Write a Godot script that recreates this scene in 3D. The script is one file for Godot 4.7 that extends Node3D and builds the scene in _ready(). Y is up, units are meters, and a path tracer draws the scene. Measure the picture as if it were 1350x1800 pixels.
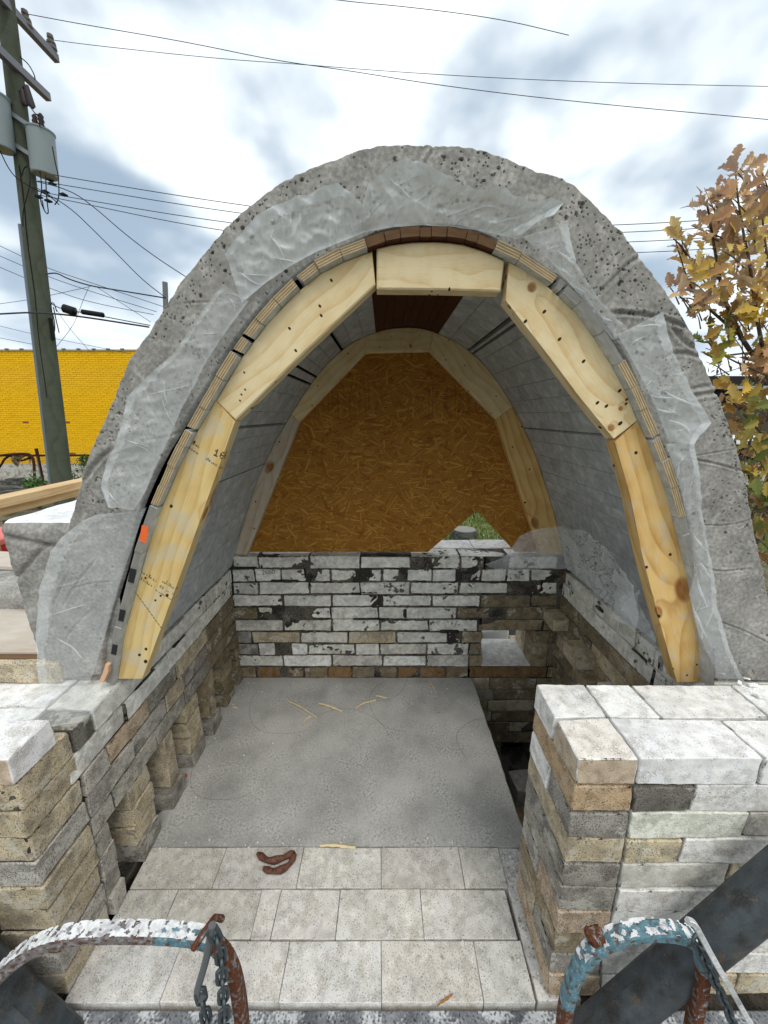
extends Node3D
# A brick kiln under construction: arch formwork under a cast concrete vault, seen through its open front.
# World: y up, metres, ground at y = 0. The camera stands 2.3 m above the ground; the kiln's long axis runs along -z.

const CAM := Vector3(0, 2.3, 0)
const PITCH := 13.65
const FLOOR := 1.057      # top of the kiln floor
const CO := 0.063         # one brick course
const XL := -0.69         # inner face of the left wall
const XR := 0.812         # inner face of the right wall
const ZB := -1.69         # inner face of the back wall
const ZF := -0.60         # front faces of the piers
const ZA := -0.90         # front plane of the arch
const ZE := -1.735        # rear end of the formwork

var cp := cos(deg_to_rad(PITCH))
var sp := sin(deg_to_rad(PITCH))
var M := {}
var used := {}
var rng := RandomNumberGenerator.new()
var n3 := FastNoiseLite.new()

func _ready() -> void:
	rng.seed = 4711
	n3.seed = 7; n3.frequency = 1.0; n3.fractal_octaves = 3
	camera_and_light()
	make_materials()
	build_ground()
	build_floor()
	build_back_wall()
	build_left_wall()
	build_right_wall()
	build_piers()
	build_formwork()
	build_concrete()
	build_osb()
	build_films()
	build_yellow_building()
	build_fence()
	build_pole()
	build_wires()
	build_left_yard()
	build_back_yard()
	build_tree()
	build_right_far()
	build_foreground()
	build_litter()

# ------------------------------------------------------------------ camera, sky, sun
func camera_and_light() -> void:
	var cam := Camera3D.new()
	cam.name = "camera"
	cam.fov = rad_to_deg(2.0 * atan(900.0 / 700.0))
	cam.near = 0.05
	cam.far = 900.0
	add_child(cam)
	cam.position = CAM
	cam.rotation.x = -deg_to_rad(PITCH)
	cam.current = true
	var env := Environment.new()
	env.background_mode = Environment.BG_SKY
	env.tonemap_mode = Environment.TONE_MAPPER_LINEAR
	env.tonemap_exposure = 1.85
	env.sdfgi_enabled = true
	env.ssao_enabled = true
	env.ssil_enabled = true
	var sky := Sky.new()
	var pm := PanoramaSkyMaterial.new()
	pm.panorama = sky_image()
	pm.energy_multiplier = 1.0
	sky.sky_material = pm
	env.sky = sky
	var we := WorldEnvironment.new()
	we.name = "world_environment"
	we.environment = env
	add_child(we)
	var sun := DirectionalLight3D.new()
	sun.name = "sun"
	sun.light_color = Color(1.0, 0.97, 0.92)
	sun.light_energy = 0.22
	sun.light_angular_distance = 24.0
	sun.shadow_enabled = true
	sun.sky_mode = DirectionalLight3D.SKY_MODE_LIGHT_ONLY
	add_child(sun)
	sun.rotation = Vector3(deg_to_rad(-58), deg_to_rad(26), 0)

func sky_image() -> ImageTexture:
	# broken overcast: bright white cloud with blue-grey gaps; the same weather all round
	var w := 1280
	var h := 640
	var im := Image.create(w, h, false, Image.FORMAT_RGBF)
	var a := FastNoiseLite.new(); a.seed = 12; a.frequency = 0.75; a.fractal_octaves = 5; a.fractal_gain = 0.5
	var b := FastNoiseLite.new(); b.seed = 91; b.frequency = 2.4; b.fractal_octaves = 6
	# the cloud gaps and banks that are in view: direction, width, strength (positive = gap, negative = bright bank)
	var spots := []
	for s in [[430, 10, 0.13, 0.9], [360, 45, 0.08, 0.5], [500, 95, 0.11, 0.7], [445, 160, 0.06, 0.35], [560, 60, 0.08, 0.4], [1010, 240, 0.15, 2.4], [1240, 250, 0.17, 2.6], [1330, 190, 0.15, 2.0], [900, 225, 0.10, 1.8], [1120, 270, 0.12, 2.2], [1250, 340, 0.15, 1.5], [80, 390, 0.13, 0.9], [190, 420, 0.12, 0.8], [290, 450, 0.10, 0.8], [40, 310, 0.10, 0.6], [140, 330, 0.07, 0.6], [100, 500, 0.10, 0.35],
			[200, 190, 0.16, -0.9], [330, 260, 0.13, -0.8], [620, 160, 0.12, -0.8], [760, 90, 0.16, -0.9], [1000, 60, 0.18, -0.9], [1220, 60, 0.14, -0.8], [1050, 320, 0.05, -1.6], [980, 180, 0.05, -0.5], [395, 350, 0.10, -0.5], [165, 450, 0.04, -0.6], [100, 590, 0.07, -0.4], [700, 30, 0.08, -0.5]]:
		spots.append([ray(s[0], s[1]).normalized(), s[2], s[3]])
	for j in h:
		var th := PI * (j + 0.5) / h
		var y := cos(th)
		var sh := sin(th)
		for i in w:
			var ph := TAU * (i + 0.5) / w
			var d := Vector3(sin(ph) * sh, y, -cos(ph) * sh)
			if y < -0.02:
				im.set_pixel(i, j, Color(0.16, 0.15, 0.14))
				continue
			var k := 1.0 / (y + 0.28)
			var p := Vector3(d.x * k, d.z * k, 1.0 + y)
			var g := 0.07 + a.get_noise_3dv(p) * 0.75 + b.get_noise_3dv(p) * 0.80
			var sum := 0.0
			for s in spots:
				var dd := (d - s[0] as Vector3).length_squared()
				var ww: float = s[1] * (1.3 if s[2] > 0.0 else 0.9)
				if dd < ww * ww * 6.0:
					sum += s[2] * exp(-dd / (ww * ww))
			g = smoothstep(-0.10, 0.95, g + tanh(sum * 0.75) * 0.50)
			var low := clampf(1.0 - y * 2.6, 0.0, 1.0)
			var c := Color(0.68, 0.72, 0.735).lerp(Color(0.215, 0.28, 0.355), g)
			c = c.lerp(Color(0.46, 0.54, 0.62), low * 0.4)
			im.set_pixel(i, j, c)
	return ImageTexture.create_from_image(im)

# ------------------------------------------------------------------ from a point in the photograph to a point on a real plane
func ray(u: float, v: float) -> Vector3:
	var a := (u - 675.0) / 700.0
	var b := (900.0 - v) / 700.0
	return Vector3(a, b * cp - sp, -(b * sp + cp))
func pz(u: float, v: float, z: float) -> Vector3:
	var r := ray(u, v)
	return CAM + r * (z / r.z)
func py(u: float, v: float, y: float) -> Vector3:
	var r := ray(u, v)
	return CAM + r * ((y - CAM.y) / r.y)
func px(u: float, v: float, x: float) -> Vector3:
	var r := ray(u, v)
	return CAM + r * (x / r.x)
func pzs(list: Array, z: float) -> Array:
	var o := []
	for p in list:
		o.append(pz(p[0], p[1], z))
	return o

# ------------------------------------------------------------------ nodes
func numbered(called: String, parent: Node) -> String:
	var key := str(parent.get_instance_id()) + called
	var k: int = used.get(key, 0)
	used[key] = k + 1
	return called if k == 0 else "%s_%03d" % [called, k]

func tag(o: Node, label: String, category: String, group := "", kind := "") -> Node:
	if label != "": o.set_meta("label", label)
	if category != "": o.set_meta("category", category)
	if group != "": o.set_meta("group", group)
	if kind != "": o.set_meta("kind", kind)
	return o

func thing(called: String, label: String, category: String, at := Vector3.ZERO, group := "") -> Node3D:
	var o := Node3D.new()
	o.name = numbered(called, self)
	add_child(o, true)
	o.position = at
	tag(o, label, category, group)
	return o

func put(called: String, mesh: Mesh, mat: Material, parent: Node = null, at := Vector3.ZERO) -> MeshInstance3D:
	var pa: Node = parent if parent else self
	var o := MeshInstance3D.new()
	o.name = numbered(called, pa)
	o.mesh = mesh
	o.material_override = mat
	o.position = at
	pa.add_child(o, true)
	return o

func node(called: String, parent: Node, at := Vector3.ZERO) -> Node3D:
	var o := Node3D.new()
	o.name = numbered(called, parent)
	o.position = at
	parent.add_child(o, true)
	return o

# ------------------------------------------------------------------ meshes
class MB:
	var v := PackedVector3Array()
	var n := PackedVector3Array()
	var uv := PackedVector2Array()
	var uv2 := PackedVector2Array()
	var c := PackedColorArray()
	var ix := PackedInt32Array()
	func add(p: Vector3, nn: Vector3, t: Vector2, t2 := Vector2.ZERO, col := Color.WHITE) -> int:
		v.append(p); n.append(nn); uv.append(t); uv2.append(t2); c.append(col)
		return v.size() - 1
	func tri(a: int, b: int, d: int) -> void:
		# wound so that the front face looks along the normals
		var f := (v[b] - v[a]).cross(v[d] - v[a])
		if f.dot(n[a] + n[b] + n[d]) > 0.0:
			ix.append(a); ix.append(d); ix.append(b)
		else:
			ix.append(a); ix.append(b); ix.append(d)
	func quad(a: int, b: int, d: int, e: int) -> void:
		tri(a, b, d); tri(a, d, e)
	func flat(p: Array, t: Array, out: Vector3) -> void:
		# a flat convex polygon whose face looks towards out
		var nn := Vector3.ZERO
		for i in range(1, p.size() - 1):
			nn += (p[i] - p[0]).cross(p[i + 1] - p[0])
		nn = nn.normalized()
		if nn.dot(out) < 0.0: nn = -nn
		var s := v.size()
		for i in p.size(): add(p[i], nn, t[i])
		for i in range(1, p.size() - 1): tri(s, s + i, s + i + 1)
	func done() -> ArrayMesh:
		var arr := []
		arr.resize(Mesh.ARRAY_MAX)
		arr[Mesh.ARRAY_VERTEX] = v
		arr[Mesh.ARRAY_NORMAL] = n
		arr[Mesh.ARRAY_TEX_UV] = uv
		arr[Mesh.ARRAY_TEX_UV2] = uv2
		arr[Mesh.ARRAY_COLOR] = c
		arr[Mesh.ARRAY_INDEX] = ix
		var m := ArrayMesh.new()
		m.add_surface_from_arrays(Mesh.PRIMITIVE_TRIANGLES, arr)
		return m

func lin(r: float, steps: int, h: float) -> PackedFloat32Array:
	var o := PackedFloat32Array([-h, -h + r])
	for i in range(1, steps):
		o.append(lerpf(-h + r, h - r, float(i) / steps))
	o.append(h - r); o.append(h)
	return o

# a box with rounded, slightly uneven edges. uv: box-projected metres times k, shifted by off; uv2: world metres
func rbox(mb: MB, s: Vector3, at: Vector3, b: Basis, r := 0.003, seg := Vector3i(1, 1, 1), rough := 0.0, k := 1.0, off := Vector2.ZERO, col := Color.WHITE, world := Vector3.ZERO, wob := 0.0, sd := 0) -> void:
	var h := s * 0.5
	r = minf(r, minf(h.x, minf(h.y, h.z)) * 0.9)
	var L := [lin(r, seg.x, h.x), lin(r, seg.y, h.y), lin(r, seg.z, h.z)]
	var cw := []
	for i in 8:
		cw.append(Vector3(sin(sd * 1.7 + i * 2.1), sin(sd * 2.3 + i * 1.3), sin(sd * 3.1 + i * 3.7)) * wob)
	for ax in 3:
		var u := (ax + 1) % 3
		var w := (ax + 2) % 3
		for sg in [-1.0, 1.0]:
			var base := mb.v.size()
			var nu: int = L[u].size()
			var nw: int = L[w].size()
			for j in nw:
				for i in nu:
					var p := Vector3.ZERO
					p[ax] = h[ax] * sg; p[u] = L[u][i]; p[w] = L[w][j]
					var q := p.clamp(-h + Vector3.ONE * r, h - Vector3.ONE * r)
					var d := (p - q).normalized()
					var face := Vector3.ZERO
					face[ax] = sg
					var e := q + d * r
					if rough > 0.0:
						var nz := n3.get_noise_3d(e.x * 38.0 + sd * 13.1, e.y * 38.0 + sd * 5.7, e.z * 38.0) + 0.5 * n3.get_noise_3d(e.x * 110.0 + sd * 3.1, e.y * 110.0, e.z * 110.0)
						var edge := 1.0 if d.distance_to(face) > 0.01 else 0.22
						e -= d * maxf(0.0, nz + 0.25) * rough * edge
					if wob > 0.0:
						var f := (p / h + Vector3.ONE) * 0.5
						var lo: Vector3 = (cw[0] as Vector3).lerp(cw[1], f.x).lerp((cw[2] as Vector3).lerp(cw[3], f.x), f.y)
						var hi: Vector3 = (cw[4] as Vector3).lerp(cw[5], f.x).lerp((cw[6] as Vector3).lerp(cw[7], f.x), f.y)
						e += lo.lerp(hi, f.z)
					var t: Vector2
					var wp := b * e + at
					var wd := wp + world
					var t2: Vector2
					if ax == 0: t = Vector2(e.z, -e.y)
					elif ax == 1: t = Vector2(e.x, e.z)
					else: t = Vector2(e.x, -e.y)
					var fn := b * face
					if absf(fn.x) > 0.7: t2 = Vector2(wd.z, -wd.y)
					elif absf(fn.y) > 0.7: t2 = Vector2(wd.x, wd.z)
					else: t2 = Vector2(wd.x, -wd.y)
					mb.add(wp, b * d, t * k + off, t2, col)
			for j in nw - 1:
				for i in nu - 1:
					var q0 := base + j * nu + i
					mb.quad(q0, q0 + 1, q0 + 1 + nu, q0 + nu)

func box_mesh(s: Vector3, r := 0.003, k := 1.0, off := Vector2.ZERO, col := Color.WHITE, b := Basis.IDENTITY) -> ArrayMesh:
	var mb := MB.new()
	rbox(mb, s, Vector3.ZERO, b, r, Vector3i(1, 1, 1), 0.0, k, off, col)
	return mb.done()

# a round tube along points
func tube(mb: MB, pts: Array, rad, sides := 8, col := Color.WHITE, caps := true) -> void:
	var n := pts.size()
	var up := Vector3.UP
	var prev := Vector3.ZERO
	var len := 0.0
	var base := mb.v.size()
	for i in n:
		var t: Vector3 = (pts[mini(i + 1, n - 1)] - pts[maxi(i - 1, 0)]).normalized()
		if i == 0:
			prev = t.cross(up if absf(t.y) < 0.9 else Vector3.RIGHT).normalized()
		else:
			len += (pts[i] - pts[i - 1]).length()
			prev = (prev - t * prev.dot(t)).normalized()
		var bi := t.cross(prev).normalized()
		var r: float = rad[i] if rad is Array else rad
		for s in sides + 1:
			var a := TAU * s / sides
			var d := prev * cos(a) + bi * sin(a)
			mb.add(pts[i] + d * r, d, Vector2(len, float(s) / sides * TAU * r), Vector2(len, float(s) / sides), col)
	for i in n - 1:
		for s in sides:
			var q := base + i * (sides + 1) + s
			mb.quad(q, q + 1, q + sides + 2, q + sides + 1)
	if caps:
		for e in [0, n - 1]:
			var dir: Vector3 = (pts[0] - pts[1]).normalized() if e == 0 else (pts[n - 1] - pts[n - 2]).normalized()
			var ring := []
			var tt := []
			for s in sides:
				ring.append(mb.v[base + e * (sides + 1) + s]); tt.append(Vector2(s * 0.01, 0))
			mb.flat(ring, tt, dir)

# a bar of rectangular section (half sizes a across the path in its plane, b along axis) with chamfered corners
func bar(mb: MB, pts: Array, axis: Vector3, a: float, b: float, ch := 0.004) -> void:
	var sec := [Vector2(a, -b + ch), Vector2(a, b - ch), Vector2(a - ch, b), Vector2(-a + ch, b), Vector2(-a, b - ch), Vector2(-a, -b + ch), Vector2(-a + ch, -b), Vector2(a - ch, -b)]
	var n := pts.size()
	var rows := []
	var lens := []
	var len := 0.0
	for i in n:
		var t: Vector3 = (pts[mini(i + 1, n - 1)] - pts[maxi(i - 1, 0)]).normalized()
		if i > 0: len += (pts[i] - pts[i - 1]).length()
		var sd := axis.cross(t).normalized()
		var row := []
		for q in sec:
			row.append(pts[i] + sd * q.x + axis * q.y)
		rows.append(row); lens.append(len)
	for k in sec.size():
		var k2 := (k + 1) % sec.size()
		var around := k * 0.021
		var base := mb.v.size()
		for i in n:
			var t: Vector3 = (pts[mini(i + 1, n - 1)] - pts[maxi(i - 1, 0)]).normalized()
			var nn: Vector3 = (rows[i][k2] - rows[i][k]).cross(t).normalized()
			if nn.dot(rows[i][k] - pts[i]) < 0.0: nn = -nn
			mb.add(rows[i][k], nn, Vector2(lens[i], around))
			mb.add(rows[i][k2], nn, Vector2(lens[i], around + (rows[i][k2] - rows[i][k]).length()))
		for i in n - 1:
			mb.quad(base + i * 2, base + i * 2 + 1, base + i * 2 + 3, base + i * 2 + 2)
	mb.flat(rows[0], [Vector2(0,0),Vector2(0,.01),Vector2(.01,.02),Vector2(.02,.02),Vector2(.03,.01),Vector2(.03,0),Vector2(.02,-.01),Vector2(.01,-.01)], pts[0] - pts[1])
	mb.flat(rows[n - 1], [Vector2(0,0),Vector2(0,.01),Vector2(.01,.02),Vector2(.02,.02),Vector2(.03,.01),Vector2(.03,0),Vector2(.02,-.01),Vector2(.01,-.01)], pts[n - 1] - pts[n - 2])

# the same with a smoothly rounded section
func round_bar(mb: MB, pts: Array, axis: Vector3, a: float, b: float, pw := 4.0) -> void:
	var n := pts.size()
	var len := 0.0
	var base := mb.v.size()
	var m := 24
	for i in n:
		var t: Vector3 = (pts[mini(i + 1, n - 1)] - pts[maxi(i - 1, 0)]).normalized()
		if i > 0: len += (pts[i] - pts[i - 1]).length()
		var sd := axis.cross(t).normalized()
		for k in m + 1:
			var an := TAU * k / m
			var c := cos(an)
			var s := sin(an)
			var r := 1.0 / pow(pow(absf(c), pw) + pow(absf(s), pw), 1.0 / pw)
			var nn := (sd * (signf(c) * pow(absf(c * r), pw - 1.0) / a) + axis * (signf(s) * pow(absf(s * r), pw - 1.0) / b)).normalized()
			mb.add(pts[i] + sd * (a * c * r) + axis * (b * s * r), nn, Vector2(len, float(k) / m * 4.0 * (a + b)))
	for i in n - 1:
		for k in m:
			var q := base + i * (m + 1) + k
			mb.quad(q, q + 1, q + m + 2, q + m + 1)

# extrude a polygon given in the x-y plane from z0 (near) to z1 (far), with a small chamfer on the near edge
func prism(mb: MB, poly: Array, z0: float, z1: float, uvo: Transform2D, ch := 0.003) -> void:
	var p2 := PackedVector2Array()
	for p in poly: p2.append(Vector2(p.x, p.y))
	if Geometry2D.is_polygon_clockwise(p2): p2.reverse()
	var inn := p2
	var off := Geometry2D.offset_polygon(p2, -ch, Geometry2D.JOIN_MITER)
	if off.size() == 1 and off[0].size() == p2.size(): inn = off[0]
	var near := inn
	for f in [[near, z0, 1.0], [p2, z1, -1.0]]:
		var pts: PackedVector2Array = f[0]
		var t := Geometry2D.triangulate_polygon(pts)
		var base := mb.v.size()
		for q in pts: mb.add(Vector3(q.x, q.y, f[1]), Vector3(0, 0, f[2]), uvo * q)
		for i in range(0, t.size(), 3): mb.tri(base + t[i], base + t[i + 1], base + t[i + 2])
	var n := p2.size()
	for i in n:
		var a := p2[i]
		var b := p2[(i + 1) % n]
		var d := (b - a).normalized()
		var nn := Vector3(d.y, -d.x, 0)
		var ta := uvo * a
		var tb := uvo * b
		var zc := z0 - ch if inn != p2 else z0
		var s := Vector2(0, (zc - z1))
		var u0 := (b - a).length()
		var st := Vector2(0, 0)
		var i0 := mb.add(Vector3(a.x, a.y, zc), nn, Vector2(ta.x, ta.y))
		var i1 := mb.add(Vector3(b.x, b.y, zc), nn, Vector2(tb.x, tb.y))
		var ow := (uvo.basis_xform(Vector2(nn.x, nn.y))) * (zc - z1)
		var i2 := mb.add(Vector3(b.x, b.y, z1), nn, tb + ow)
		var i3 := mb.add(Vector3(a.x, a.y, z1), nn, ta + ow)
		mb.quad(i0, i1, i2, i3)
		if inn != p2:
			# the chamfer: nearest point of the inner outline
			var ca := a; var cb := b
			var da := 1e9; var db := 1e9
			for q in inn:
				if q.distance_to(a) < da: da = q.distance_to(a); ca = q
				if q.distance_to(b) < db: db = q.distance_to(b); cb = q
			var cn := (nn + Vector3(0, 0, 1)).normalized()
			var j0 := mb.add(Vector3(a.x, a.y, zc), cn, ta)
			var j1 := mb.add(Vector3(b.x, b.y, zc), cn, tb)
			var j2 := mb.add(Vector3(cb.x, cb.y, z0), cn, uvo * cb)
			var j3 := mb.add(Vector3(ca.x, ca.y, z0), cn, uvo * ca)
			mb.quad(j0, j1, j2, j3)

# a rectangular grid of points with smooth normals
func grid(mb: MB, pts: Array, uvs: Array, nu: int, nv: int, towards: Vector3, col := Color.WHITE) -> void:
	var base := mb.v.size()
	for j in nv:
		for i in nu:
			var a: Vector3 = pts[j * nu + mini(i + 1, nu - 1)] - pts[j * nu + maxi(i - 1, 0)]
			var b: Vector3 = pts[mini(j + 1, nv - 1) * nu + i] - pts[maxi(j - 1, 0) * nu + i]
			var nn := a.cross(b).normalized()
			if nn.dot(towards) < 0.0: nn = -nn
			mb.add(pts[j * nu + i], nn, uvs[j * nu + i], uvs[j * nu + i], col)
	for j in nv - 1:
		for i in nu - 1:
			var q := base + j * nu + i
			mb.quad(q, q + 1, q + 1 + nu, q + nu)

func resample(p: Array, n: int) -> Array:
	var L := [0.0]
	for i in range(1, p.size()): L.append(L[i - 1] + (p[i] - p[i - 1]).length())
	var out := []
	var k := 0
	for i in n:
		var t: float = L[-1] * i / (n - 1)
		while k < p.size() - 2 and L[k + 1] < t: k += 1
		out.append(p[k].lerp(p[k + 1], clampf((t - L[k]) / maxf(L[k + 1] - L[k], 1e-6), 0, 1)))
	return out

func smooth_line(p: Array, times := 2) -> Array:
	# corner cutting
	for t in times:
		var o := [p[0]]
		for i in p.size() - 1:
			o.append(p[i].lerp(p[i + 1], 0.25)); o.append(p[i].lerp(p[i + 1], 0.75))
		o.append(p[-1])
		p = o
	return p

# ------------------------------------------------------------------ textures and materials
func noise_bytes(w: int, h: int, sd: int, freq: float, oct := 4, type := FastNoiseLite.TYPE_SIMPLEX_SMOOTH, fractal := FastNoiseLite.FRACTAL_FBM) -> PackedByteArray:
	var f := FastNoiseLite.new()
	f.seed = sd; f.frequency = freq; f.noise_type = type
	f.fractal_type = fractal
	f.fractal_octaves = oct
	if type == FastNoiseLite.TYPE_CELLULAR:
		f.cellular_return_type = FastNoiseLite.RETURN_DISTANCE
	var im := f.get_seamless_image(w, h)
	im.convert(Image.FORMAT_L8)
	return im.get_data()

func tex(w: int, h: int, bytes: PackedByteArray, fmt: int) -> ImageTexture:
	return ImageTexture.create_from_image(Image.create_from_data(w, h, false, fmt, bytes))

func b8(x: float) -> int:
	return int(clampf(x, 0.0, 1.0) * 255.0)

# a brick's or plaster's own surface. lo..hi: mottling; stain: colour that takes over in patches; dust: pale patches; spots: dark specks
func mottle(w: int, sd: int, tone: Color, stain: Color, stain_at: float, dust: Color, dust_at: float, speck: float, fine := 0.16) -> ImageTexture:
	var big := noise_bytes(w, w, sd, 3.5 / w, 4)
	var mid := noise_bytes(w, w, sd + 1, 14.0 / w, 4)
	var fin := noise_bytes(w, w, sd + 2, 90.0 / w, 3)
	var fin2 := noise_bytes(w, w, sd + 5, 0.45, 2)
	var sta := noise_bytes(w, w, sd + 3, 7.0 / w, 5)
	var dus := noise_bytes(w, w, sd + 4, 9.0 / w, 5)
	var o := PackedByteArray()
	o.resize(w * w * 3)
	for i in w * w:
		var f := (fin[i] - 127) / 255.0
		var g := (fin2[i] - 127) / 255.0
		var k := 1.0 + (big[i] - 127) / 255.0 * 0.22 + (mid[i] - 127) / 255.0 * 0.22 + f * fine * 1.6 + g * fine * 1.4
		var r := tone.r * k
		var gg := tone.g * k
		var b := tone.b * k
		var s := clampf((sta[i] / 255.0 + f * 0.35 - stain_at) * 7.0, 0.0, 1.0) * 0.85
		if s > 0.0:
			var ks := 1.0 + f * 0.5 + g * 0.3
			r = lerpf(r, stain.r * ks, s); gg = lerpf(gg, stain.g * ks, s); b = lerpf(b, stain.b * ks, s)
		var d := clampf((dus[i] / 255.0 + f * 0.5 + g * 0.2 - dust_at) * 6.0, 0.0, 1.0) * 0.8
		if d > 0.0:
			r = lerpf(r, dust.r * (1.0 + g * 0.15), d); gg = lerpf(gg, dust.g * (1.0 + g * 0.15), d); b = lerpf(b, dust.b * (1.0 + g * 0.15), d)
		if f + g * 0.4 < -speck:
			r *= 0.55; gg *= 0.52; b *= 0.5
		o[i * 3] = b8(r); o[i * 3 + 1] = b8(gg); o[i * 3 + 2] = b8(b)
	return tex(w, w, o, Image.FORMAT_RGB8)

func relief(w: int, sd: int, pit := 0.0) -> ImageTexture:
	var mid := noise_bytes(w, w, sd, 18.0 / w, 4)
	var fin := noise_bytes(w, w, sd + 1, 110.0 / w, 3)
	var cel := noise_bytes(w, w, sd + 2, 40.0 / w, 1, FastNoiseLite.TYPE_CELLULAR, FastNoiseLite.FRACTAL_NONE)
	var sel := noise_bytes(w, w, sd + 3, 12.0 / w, 3)
	var o := PackedByteArray()
	o.resize(w * w)
	for i in w * w:
		var x := 0.55 + (mid[i] - 127) / 255.0 * 0.5 + (fin[i] - 127) / 255.0 * 0.45
		if pit > 0.0 and sel[i] > 120:
			x -= pit * clampf((46.0 - cel[i]) / 30.0, 0.0, 1.0)
		o[i] = b8(x)
	return tex(w, w, o, Image.FORMAT_L8)

# dark mortar squeezed and smeared over brick faces: black-brown with an alpha mask, one metre wide
func smear() -> ImageTexture:
	var w := 1024
	var a := noise_bytes(w, w, 31, 5.0 / w, 5)
	var b := noise_bytes(w, w, 32, 42.0 / w, 4)
	var c := noise_bytes(w, w, 33, 17.0 / w, 4)
	var o := PackedByteArray()
	o.resize(w * w * 4)
	for i in w * w:
		var x := (a[i] - 127) / 255.0 * 0.95 + (b[i] - 127) / 255.0 * 0.55 + (c[i] - 127) / 255.0 * 0.75
		var al := clampf((x - 0.290) * 14.0, 0.0, 1.0) * 0.92
		var film := clampf((c[i] - 140) / 90.0, 0.0, 1.0) * 0.10
		o[i * 4] = 52 + b[i] / 8; o[i * 4 + 1] = 48 + b[i] / 8; o[i * 4 + 2] = 44 + b[i] / 9
		o[i * 4 + 3] = b8(maxf(al, film))
	return tex(w, w, o, Image.FORMAT_RGBA8)

# soot, lime and dirt runs on old reused bricks
func grime() -> ImageTexture:
	var w := 512
	var a := noise_bytes(w, w, 41, 6.0 / w, 5)
	var b := noise_bytes(w, w, 42, 60.0 / w, 3)
	var c := noise_bytes(w, w, 43, 9.0 / w, 5)
	var o := PackedByteArray()
	o.resize(w * w * 4)
	for i in w * w:
		var dark := clampf((a[i] / 255.0 + (b[i] - 127) / 255.0 * 0.5 - 0.56) * 5.0, 0.0, 1.0)
		var pale := clampf((c[i] / 255.0 + (b[i] - 127) / 255.0 * 0.6 - 0.64) * 6.0, 0.0, 1.0)
		if pale > dark:
			o[i * 4] = 196; o[i * 4 + 1] = 192; o[i * 4 + 2] = 182; o[i * 4 + 3] = b8(pale * 0.6)
		else:
			o[i * 4] = 104; o[i * 4 + 1] = 99; o[i * 4 + 2] = 92; o[i * 4 + 3] = b8(dark * 0.38)
	return tex(w, w, o, Image.FORMAT_RGBA8)

# sawn pine, u along the board. knots: [u, v, radius] in pixels
func wood(w: int, h: int, sd: int, light: Color, ring: Color, rings: float, knots := [], dust := 0.0, stain := Color(0.62, 0.46, 0.25)) -> Image:
	var warp := noise_bytes(w, h, sd, 2.2 / w, 3)
	var str := noise_bytes(w, h, sd + 1, 5.0 / w, 3)
	var fin := noise_bytes(w, h, sd + 2, 0.4, 2)
	var dn := noise_bytes(w, h, sd + 3, 9.0 / w, 5)
	var o := PackedByteArray()
	o.resize(w * h * 3)
	for j in h:
		for i in w:
			var q := j * w + i
			# fibres: sample the fine noise squeezed along u
			var fq := j * w + (i / 24)
			var fib := (fin[fq] - 127) / 255.0
			var yy := float(j) / h + (warp[(j / 2) * w + i / 3] - 127) / 255.0 * 0.30
			var kn := 0.0
			var core := 0.0
			for k in knots:
				var dx: float = float(i - k[0]) / k[2] * 0.62
				var dy: float = float(j - k[1]) / k[2]
				var d2 := dx * dx + dy * dy
				if d2 < 14.0:
					kn += exp(-d2 * 0.45) * 0.32 * (1.0 if dy > 0 else -1.0)
					core = maxf(core, clampf((1.0 - d2 * 1.7) * 1.6, 0.0, 1.0))
			var t := yy * rings + kn * rings * 0.55
			t = t - floor(t)
			t = t * t * t * 0.85 if t < 0.93 else (1.0 - t) * 9.0
			var a := clampf(t * 0.60 + fib * 0.35 + (str[q] - 127) / 255.0 * 0.4 + 0.06, 0.0, 1.0)
			var c := light.lerp(ring, a)
			if core > 0.0:
				c = c.lerp(Color(0.45, 0.26, 0.12).lerp(Color(0.62, 0.42, 0.22), clampf(0.5 + sin(kn * 60.0) * 0.5 + fib, 0, 1)), core * 0.75)
			if dust > 0.0:
				var dd := clampf((dn[q] / 255.0 - 0.58 + dust * 0.2) * 3.0, 0.0, 1.0) * 0.5
				c = c.lerp(Color(0.76, 0.74, 0.70), dd)
			o[q * 3] = b8(c.r); o[q * 3 + 1] = b8(c.g); o[q * 3 + 2] = b8(c.b)
	return Image.create_from_data(w, h, false, Image.FORMAT_RGB8, o)

func dots(im: Image, list: Array) -> Image:
	# nail and screw holes
	for d in list:
		var r: int = d[2]
		for y in range(-r - 1, r + 2):
			for x in range(-r - 1, r + 2):
				var q := sqrt(float(x * x + y * y)) - r
				if q < 1.0:
					var X := int(d[0]) + x
					var Y := int(d[1]) + y
					if X >= 0 and Y >= 0 and X < im.get_width() and Y < im.get_height():
						im.set_pixel(X, Y, im.get_pixel(X, Y).lerp(Color(0.16, 0.09, 0.04), clampf(1.0 - q, 0.0, 0.95)))
	return im

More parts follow.
